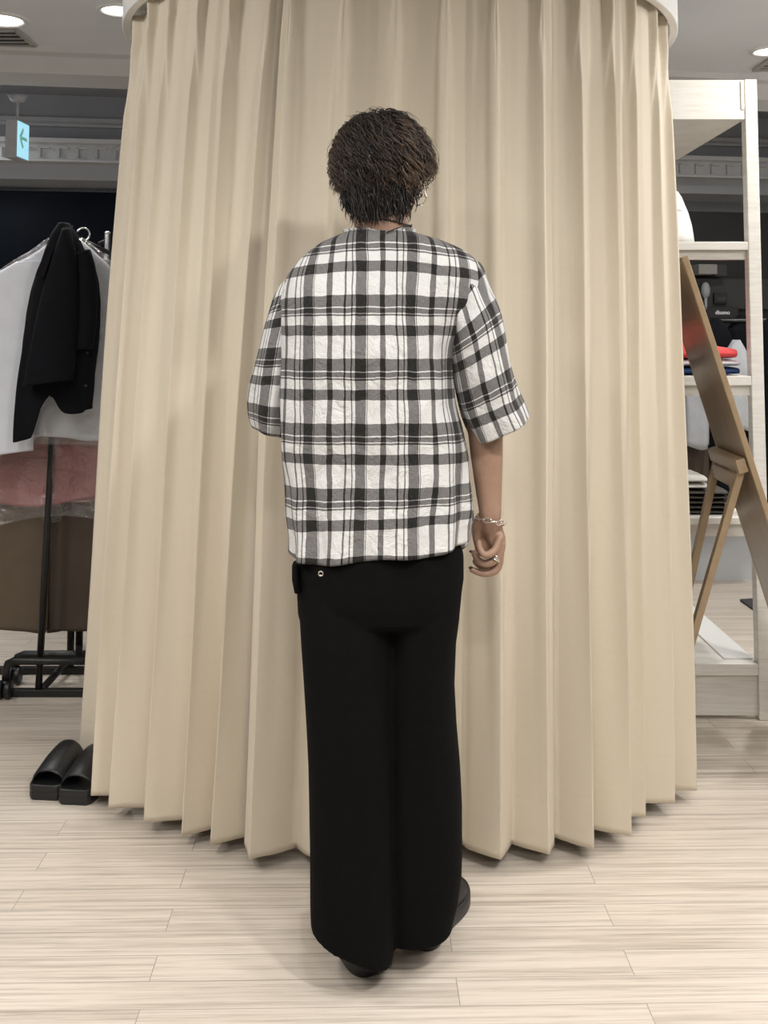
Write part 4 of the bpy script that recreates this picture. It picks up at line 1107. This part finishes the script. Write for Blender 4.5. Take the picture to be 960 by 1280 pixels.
# white bag on the upper shelf, mostly behind the curtain
zu = tops[0]
root = thing('white_bag', (.98, SY + .16, zu), 'rounded white bag on the upper shelf half hidden by the curtain', 'bag')
b = MB(); rr = []
xw = lambda px: P(px, 280, SY + .12).x
for (pxr, py) in ((871, 302), (870, 292), (868, 280), (864, 266), (860, 256), (857, 249)):
    x_ = xw(pxr); z_ = P(860, py, SY + .12).z; hw = x_ - .93
    rr.append([Vector((.93 + hw * math.cos(2 * PI * j / 28), SY + .16 + .10 * math.sin(2 * PI * j / 28), max(z_, zu + .001))) for j in range(28)])
b.rings(rr); b.build('bag_body', M['track'], root, smooth=True)
b = MB(); rr = []
for (pxr, py) in ((862, 262), (861.5, 259), (859, 250), (856, 242), (852, 236)):
    x_ = xw(pxr); z_ = P(860, py, SY + .12).z; hw = x_ - .93
    rr.append([Vector((.93 + hw * math.cos(2 * PI * j / 28), SY + .16 + .105 * math.sin(2 * PI * j / 28), z_ - .012 * math.cos(2 * PI * j / 28))) for j in range(28)])
b.rings(rr); b.build('flap', M['track'], root, smooth=True)

# ------------------------------------------------------------------ leaning mirror (seen from the back)
MY1, MY2 = 3.23, 3.62
nt0, nt1 = P(853.5, 321, MY1), P(953, 630, MY1)       # near edge line
dr = (nt1 - nt0).normalized()                          # down the mirror
bot = nt0 + dr * ((0.0 - nt0.z) / dr.z)
wd = Vector((.06, 1, 0)).normalized()                  # across the mirror, going away
W_ = MY2 - MY1
nrm = dr.cross(wd).normalized()
if nrm.x > 0: nrm = -nrm                               # back side, towards the left
L_ = (bot - nt0).length
root = thing('leaning_mirror', bot + wd * W_ / 2, 'tan wooden standing mirror seen from behind, leaning between curtain and shelf', 'mirror')
def mp(l, w, h=0): return nt0 + dr * l + wd * w + nrm * h
def slabm(l0, l1, w0, w1, h0, h1, name, mat, par, bevel=.003):
    b = MB(); b.add([mp(l, w, h) for h in (h0, h1) for w in (w0, w1) for l in (l0, l1)], [(0, 1, 3, 2), (4, 6, 7, 5), (0, 4, 5, 1), (2, 3, 7, 6), (0, 2, 6, 4), (1, 5, 7, 3)])
    return b.build(name, mat, par, bevel=bevel)
slabm(0.0, L_ - .012, .012, W_ - .012, -.008, -.001, 'back_board', M['tan_wood'], root)
slabm(0, L_ - .012, 0, .016, -.016, .002, 'frame_rail', M['frame_wood'], root)
slabm(0, L_ - .012, W_ - .022, W_, -.016, .0, 'frame_rail', M['frame_wood'], root)
slabm(0, .022, .022, W_ - .022, -.016, -.001, 'frame_rail', M['frame_wood'], root)
slabm(L_ - .04, L_ - .012, .022, W_ - .022, -.016, -.001, 'frame_rail', M['frame_wood'], root)
g_ = slabm(.022, L_ - .04, .022, W_ - .022, -.014, -.009, 'mirror_glass', M['mirror'], root, 0); g_['label'] = 'mirror glass'
lb = (P(935, 585, MY1).z - nt0.z) / dr.z
slabm(lb - .03, lb + .012, .015, W_ - .02, .004, .034, 'hinge_block', M['frame_wood'], root)
# prop leg frame
j0 = mp(lb + .01, .05, .022); j1 = mp(lb + .01, W_ - .06, .022)
e0 = Vector((.845, j0.y + .13, .0)); e1 = Vector((.865, j1.y - .02, .0))
lf = MB(); lf.bar(j0, e0 + Vector((0, 0, .01)), .022, .026, up=(0, 1, 0)); lf.build('prop_leg', M['frame_wood'], root, bevel=.002)
lf = MB(); lf.bar(j1, e1 + Vector((0, 0, .01)), .022, .026, up=(0, 1, 0)); lf.build('prop_leg', M['frame_wood'], root, bevel=.002)
lf = MB(); lf.bar(lerp(j0, e0, .035), lerp(j1, e1, .035), .02, .045, up=(0, 0, 1)); lf.build('prop_crosspiece', M['frame_wood'], root, bevel=.002)
for w in (.10, W_ - .11):
    MB().box(mp(lb + .015, w, .03), (.008, .03, .03)).build('hinge', M['silver'], root, bevel=.001)

# ------------------------------------------------------------------ far right background: low pale panel, rail with clothes
o = MB().box2((.9, 5.78, 0), (4.2, 5.86, .40)).build('wall_low', M['panel_white']); o['kind'] = 'structure'
root = thing('far_rack', (2.0, 5.70, 0), 'black clothes rail far behind the white shelf', 'clothes rack')
MB().tube([(1.2, 5.70, 1.36), (3.0, 5.70, 1.36)], .012, 10).build('hanging_rail', M['black_metal'], root, smooth=True)
for x_ in (1.2, 3.0): MB().tube([(x_, 5.70, 0), (x_, 5.70, 1.36)], .014, 10).build('post', M['black_metal'], root, smooth=True)
def hung(label, name, mat, l, r, y0, y1, Y, seed, cat='garment', sh=.55, group=None):
    m_ = (l + r) / 2; w = (r - l) / 2
    ct = [((m_ - w * .18, y0), (m_ + w * .18, y0), Y, .03, .03), ((m_ - w * .75, y0 + 16), (m_ + w * .75, y0 + 16), Y, .05, .05), ((m_ - w, y0 + 34), (m_ + w, y0 + 34), Y, .06, .06), ((m_ - w, (y0 + y1) / 2), (m_ + w, (y0 + y1) / 2), Y, .06, .06), ((m_ - w, y1), (m_ + w, y1), Y, .065, .065)]
    return garment(name, label, cat, mat, ct, 6, .010, 26, 56, seed, .012, group)
hung('black jacket hanging behind the coral red folded knit', 'black_jacket', M['navy_cloth'], 872, 916, 398, 560, 5.66, 1, 'jacket')
hung('black jacket hanging nearest the shelf post in the background', 'black_jacket', M['navy_cloth'], 906, 950, 392, 640, 5.80 - .06, 2.4, 'jacket')
hung('black jacket hanging beyond the shelf post at the right edge', 'black_jacket', M['navy_cloth'], 946, 990, 392, 640, 5.64, 3.1, 'jacket')
hung('pale grey shirt hanging behind the leaning mirror and shelf post', 'grey_shirt', M['blue_grey_cloth'], 903, 938, 425, 536, 5.50, .6, 'shirt')
hung('long grey garment hanging beside the curtain edge in the background', 'grey_garment', M['grey_cloth'], 846, 884, 420, 558, 5.50, 2.0, 'garment')
hung('dark brown trousers hanging low behind the prop leg of the mirror', 'dark_trousers', M['dark_brown_cloth'], 848, 884, 520, 642, 5.62, 4.0, 'trousers')
hung('black trousers hanging low between mirror and prop leg', 'dark_trousers', M['navy_cloth'], 882, 926, 520, 645, 5.62, 5.0, 'trousers')
# dark wall details: air conditioner box, sign board, vent panel, round fixture
def wallY(x): return 8.0 + x * math.sin(YAW) / math.cos(YAW) - .06
def on_wall(px, py):
    Y = 8.3
    for _ in range(5): Y = wallY(P(px, py, Y).x)
    return P(px, py, Y)
yr = Matrix.Rotation(YAW, 3, 'Z')
def wbox(px0, py0, px1, py1, d, name, mat, parent=None, out=0):
    a = on_wall(px0, py1); c = on_wall(px1, py0)
    cc = (a + c) / 2 - yr @ Vector((0, out, 0))
    return MB().box(cc, (abs(c.x - a.x), d, abs(c.z - a.z)), yr).build(name, mat, parent, bevel=.006)
M['wall_panel'] = plain('grey_wall_panel', (.075, .076, .076), .6, var=.08, scale=3)
p0 = on_wall(900, 366)
o = wbox(846, 349, 990, 386, .04, 'wall_panel', M['wall_panel']); o['kind'] = 'structure'; o.name = 'trim_10'
root = thing('wall_unit', on_wall(876, 338), 'grey box unit on the dark far wall above the mirror top', 'box'); wbox(862, 332, 885, 344, .16, 'case', M['grille'], root, .08); wbox(885, 332, 900, 346, .12, 'side_case', M['wall_panel'], root, .06)
root = thing('switch_panel', on_wall(897, 374), 'small dark recessed panel on the far grey wall behind the shelf', 'panel')
wbox(889, 366.5, 904.5, 380, .03, 'frame', M['dark_wall'], root, .045); wbox(891, 371.5, 902.5, 377.5, .03, 'inset', M['wall_panel'], root, .055)
root = thing('wall_lamp', on_wall(879, 365), 'pale round fixture on the far wall beside the mirror frame', 'lamp')
q = on_wall(879, 363) - Vector((0, .06, 0)); MB().ell(q, (.035, .04, .065), None, 16, 12).build('globe', M['panel_white'], root, smooth=True)
MB().tube([q - Vector((0, 0, .06)), q - Vector((0, 0, .15))], .012, 8).build('stem', M['panel_white'], root, smooth=True)
root = thing('sign_board', on_wall(900, 391), 'dark sign board with small white lettering behind the shelf', 'sign')
wbox(878, 384, 918, 398, .05, 'board', M['dark_wall'], root, .05)
cu = bpy.data.curves.new('lettering', 'FONT'); cu.body = 'diseno'; cu.size = .045; cu.extrude = .003; cu.align_x = 'CENTER'; cu.align_y = 'CENTER'
to = bpy.data.objects.new('lettering_tmp', cu); C.objects.link(to)
dg = bpy.context.evaluated_depsgraph_get(); dg.update()
lm = bpy.data.meshes.new_from_object(to.evaluated_get(dg), depsgraph=dg); bpy.data.objects.remove(to, do_unlink=True)
lm.materials.clear(); lm.materials.append(M['letter'])
lo = bpy.data.objects.new('lettering', lm); C.objects.link(lo); lo.parent = root
lo.location = (on_wall(897, 391) - yr @ Vector((0, .083, 0))) - root.location; lo.rotation_euler = (R(90), 0, YAW)
# rug on the floor far right
rc_ = [G(925, 752), G(985, 748), G(1000, 772), G(948, 768)]
b = MB(); b.add([v for v in rc_] + [v + Vector((0, 0, .012)) for v in rc_], [(3, 2, 1, 0), (4, 5, 6, 7), (0, 1, 5, 4), (1, 2, 6, 5), (2, 3, 7, 6), (3, 0, 4, 7)])
tag(b.build('rug', M['rug']), 'dark grey shaggy rug on the floor behind the shelf', 'rug')

# ------------------------------------------------------------------ light
def spot(x, y, z, target, energy, size=.08, angle=130, blend=.8, col=(1, .975, .94)):
    d = bpy.data.lights.new('spot', 'SPOT'); d.energy = energy; d.shadow_soft_size = size; d.spot_size = R(angle); d.spot_blend = blend; d.color = col
    o = bpy.data.objects.new('spot', d); C.objects.link(o); o.location = (x, y, z)
    o.rotation_euler = (Vector(target) - Vector((x, y, z))).to_track_quat('-Z', 'Y').to_euler(); return o
spot(.95, .55, 2.57, (-.1, 2.4, .3), 190, .11, 88, 1.0)           # key: front right downlight
spot(-1.3, .3, 2.57, (-.3, 2.4, .3), 85, .12, 84, 1.0)
spot(.1, -.6, 2.57, (0, 1.9, .4), 104, .12, 80, 1.0)
spot(-2.3, 2.15, 2.57, (-.8, 2.9, 1.3), 150, .28, 120)
spot(2.2, 2.15, 2.57, (.9, 2.9, 1.3), 110, .28, 120)
spot(.1, 1.3, 2.57, (.0, 1.4, 0), 62, .10, 90, 1.0)
spot(-1.25, 1.0, 2.57, (-.9, 2.2, .4), 110, .10, 90, 1.0)
spot(1.5, 1.0, 2.57, (1.0, 2.2, .4), 72, .10, 90, 1.0)
for px, py, e_ in ((2, 24, 60), (149, 12, 40), (962, 63, 90)):
    c = G(px, py, CEIL - .03); spot(c.x, c.y, c.z, (c.x, c.y + .05, 0), e_, .06, 140)
spot(1.75, 3.2, 2.57, (1.3, 3.7, .8), 85, .08, 140)
spot(-3.2, 6.6, 2.9, (-3.2, 6.6, 0), 55, .1, 170, .8, (.92, .96, 1))
spot(2.6, 6.6, 2.9, (2.6, 6.6, 0), 45, .1, 170)
d = bpy.data.lights.new('soft_ceiling_bounce', 'AREA'); d.shape = 'RECTANGLE'; d.size = 4.5; d.size_y = 2.8; d.energy = 42; d.color = (1, .985, .965)
o = bpy.data.objects.new('soft_ceiling_bounce', d); C.objects.link(o); o.location = (0, -.6, 2.55)
o.rotation_euler = (R(20), 0, 0)
for x_, y_, e_ in ((3.1, 3.4, 48), (-3.1, 3.2, 9), (-2.6, 5.9, 8), (2.6, 5.9, 6)):  # added fill points without fixtures, brightening the ceiling
    d = bpy.data.lights.new('fill_light', 'POINT'); d.energy = e_; d.shadow_soft_size = .15; d.color = (1, .98, .96) if x_ > 0 else (.93, .96, 1)
    o = bpy.data.objects.new('fill_light', d); C.objects.link(o); o.location = (x_, y_, 2.25)
w = bpy.data.worlds.new('world'); S.world = w; w.use_nodes = True
w.node_tree.nodes['Background'].inputs['Color'].default_value = (.9, .93, 1, 1); w.node_tree.nodes['Background'].inputs['Strength'].default_value = .2

S.view_settings.view_transform = 'Standard'; S.view_settings.look = 'None'; S.view_settings.gamma = 1.0
S.view_settings.use_curve_mapping = False
S.view_settings.exposure = -0.31
try:
    S.cycles.use_denoising = True
    S.cycles.max_bounces = 8; S.cycles.transparent_max_bounces = 12
except Exception: pass
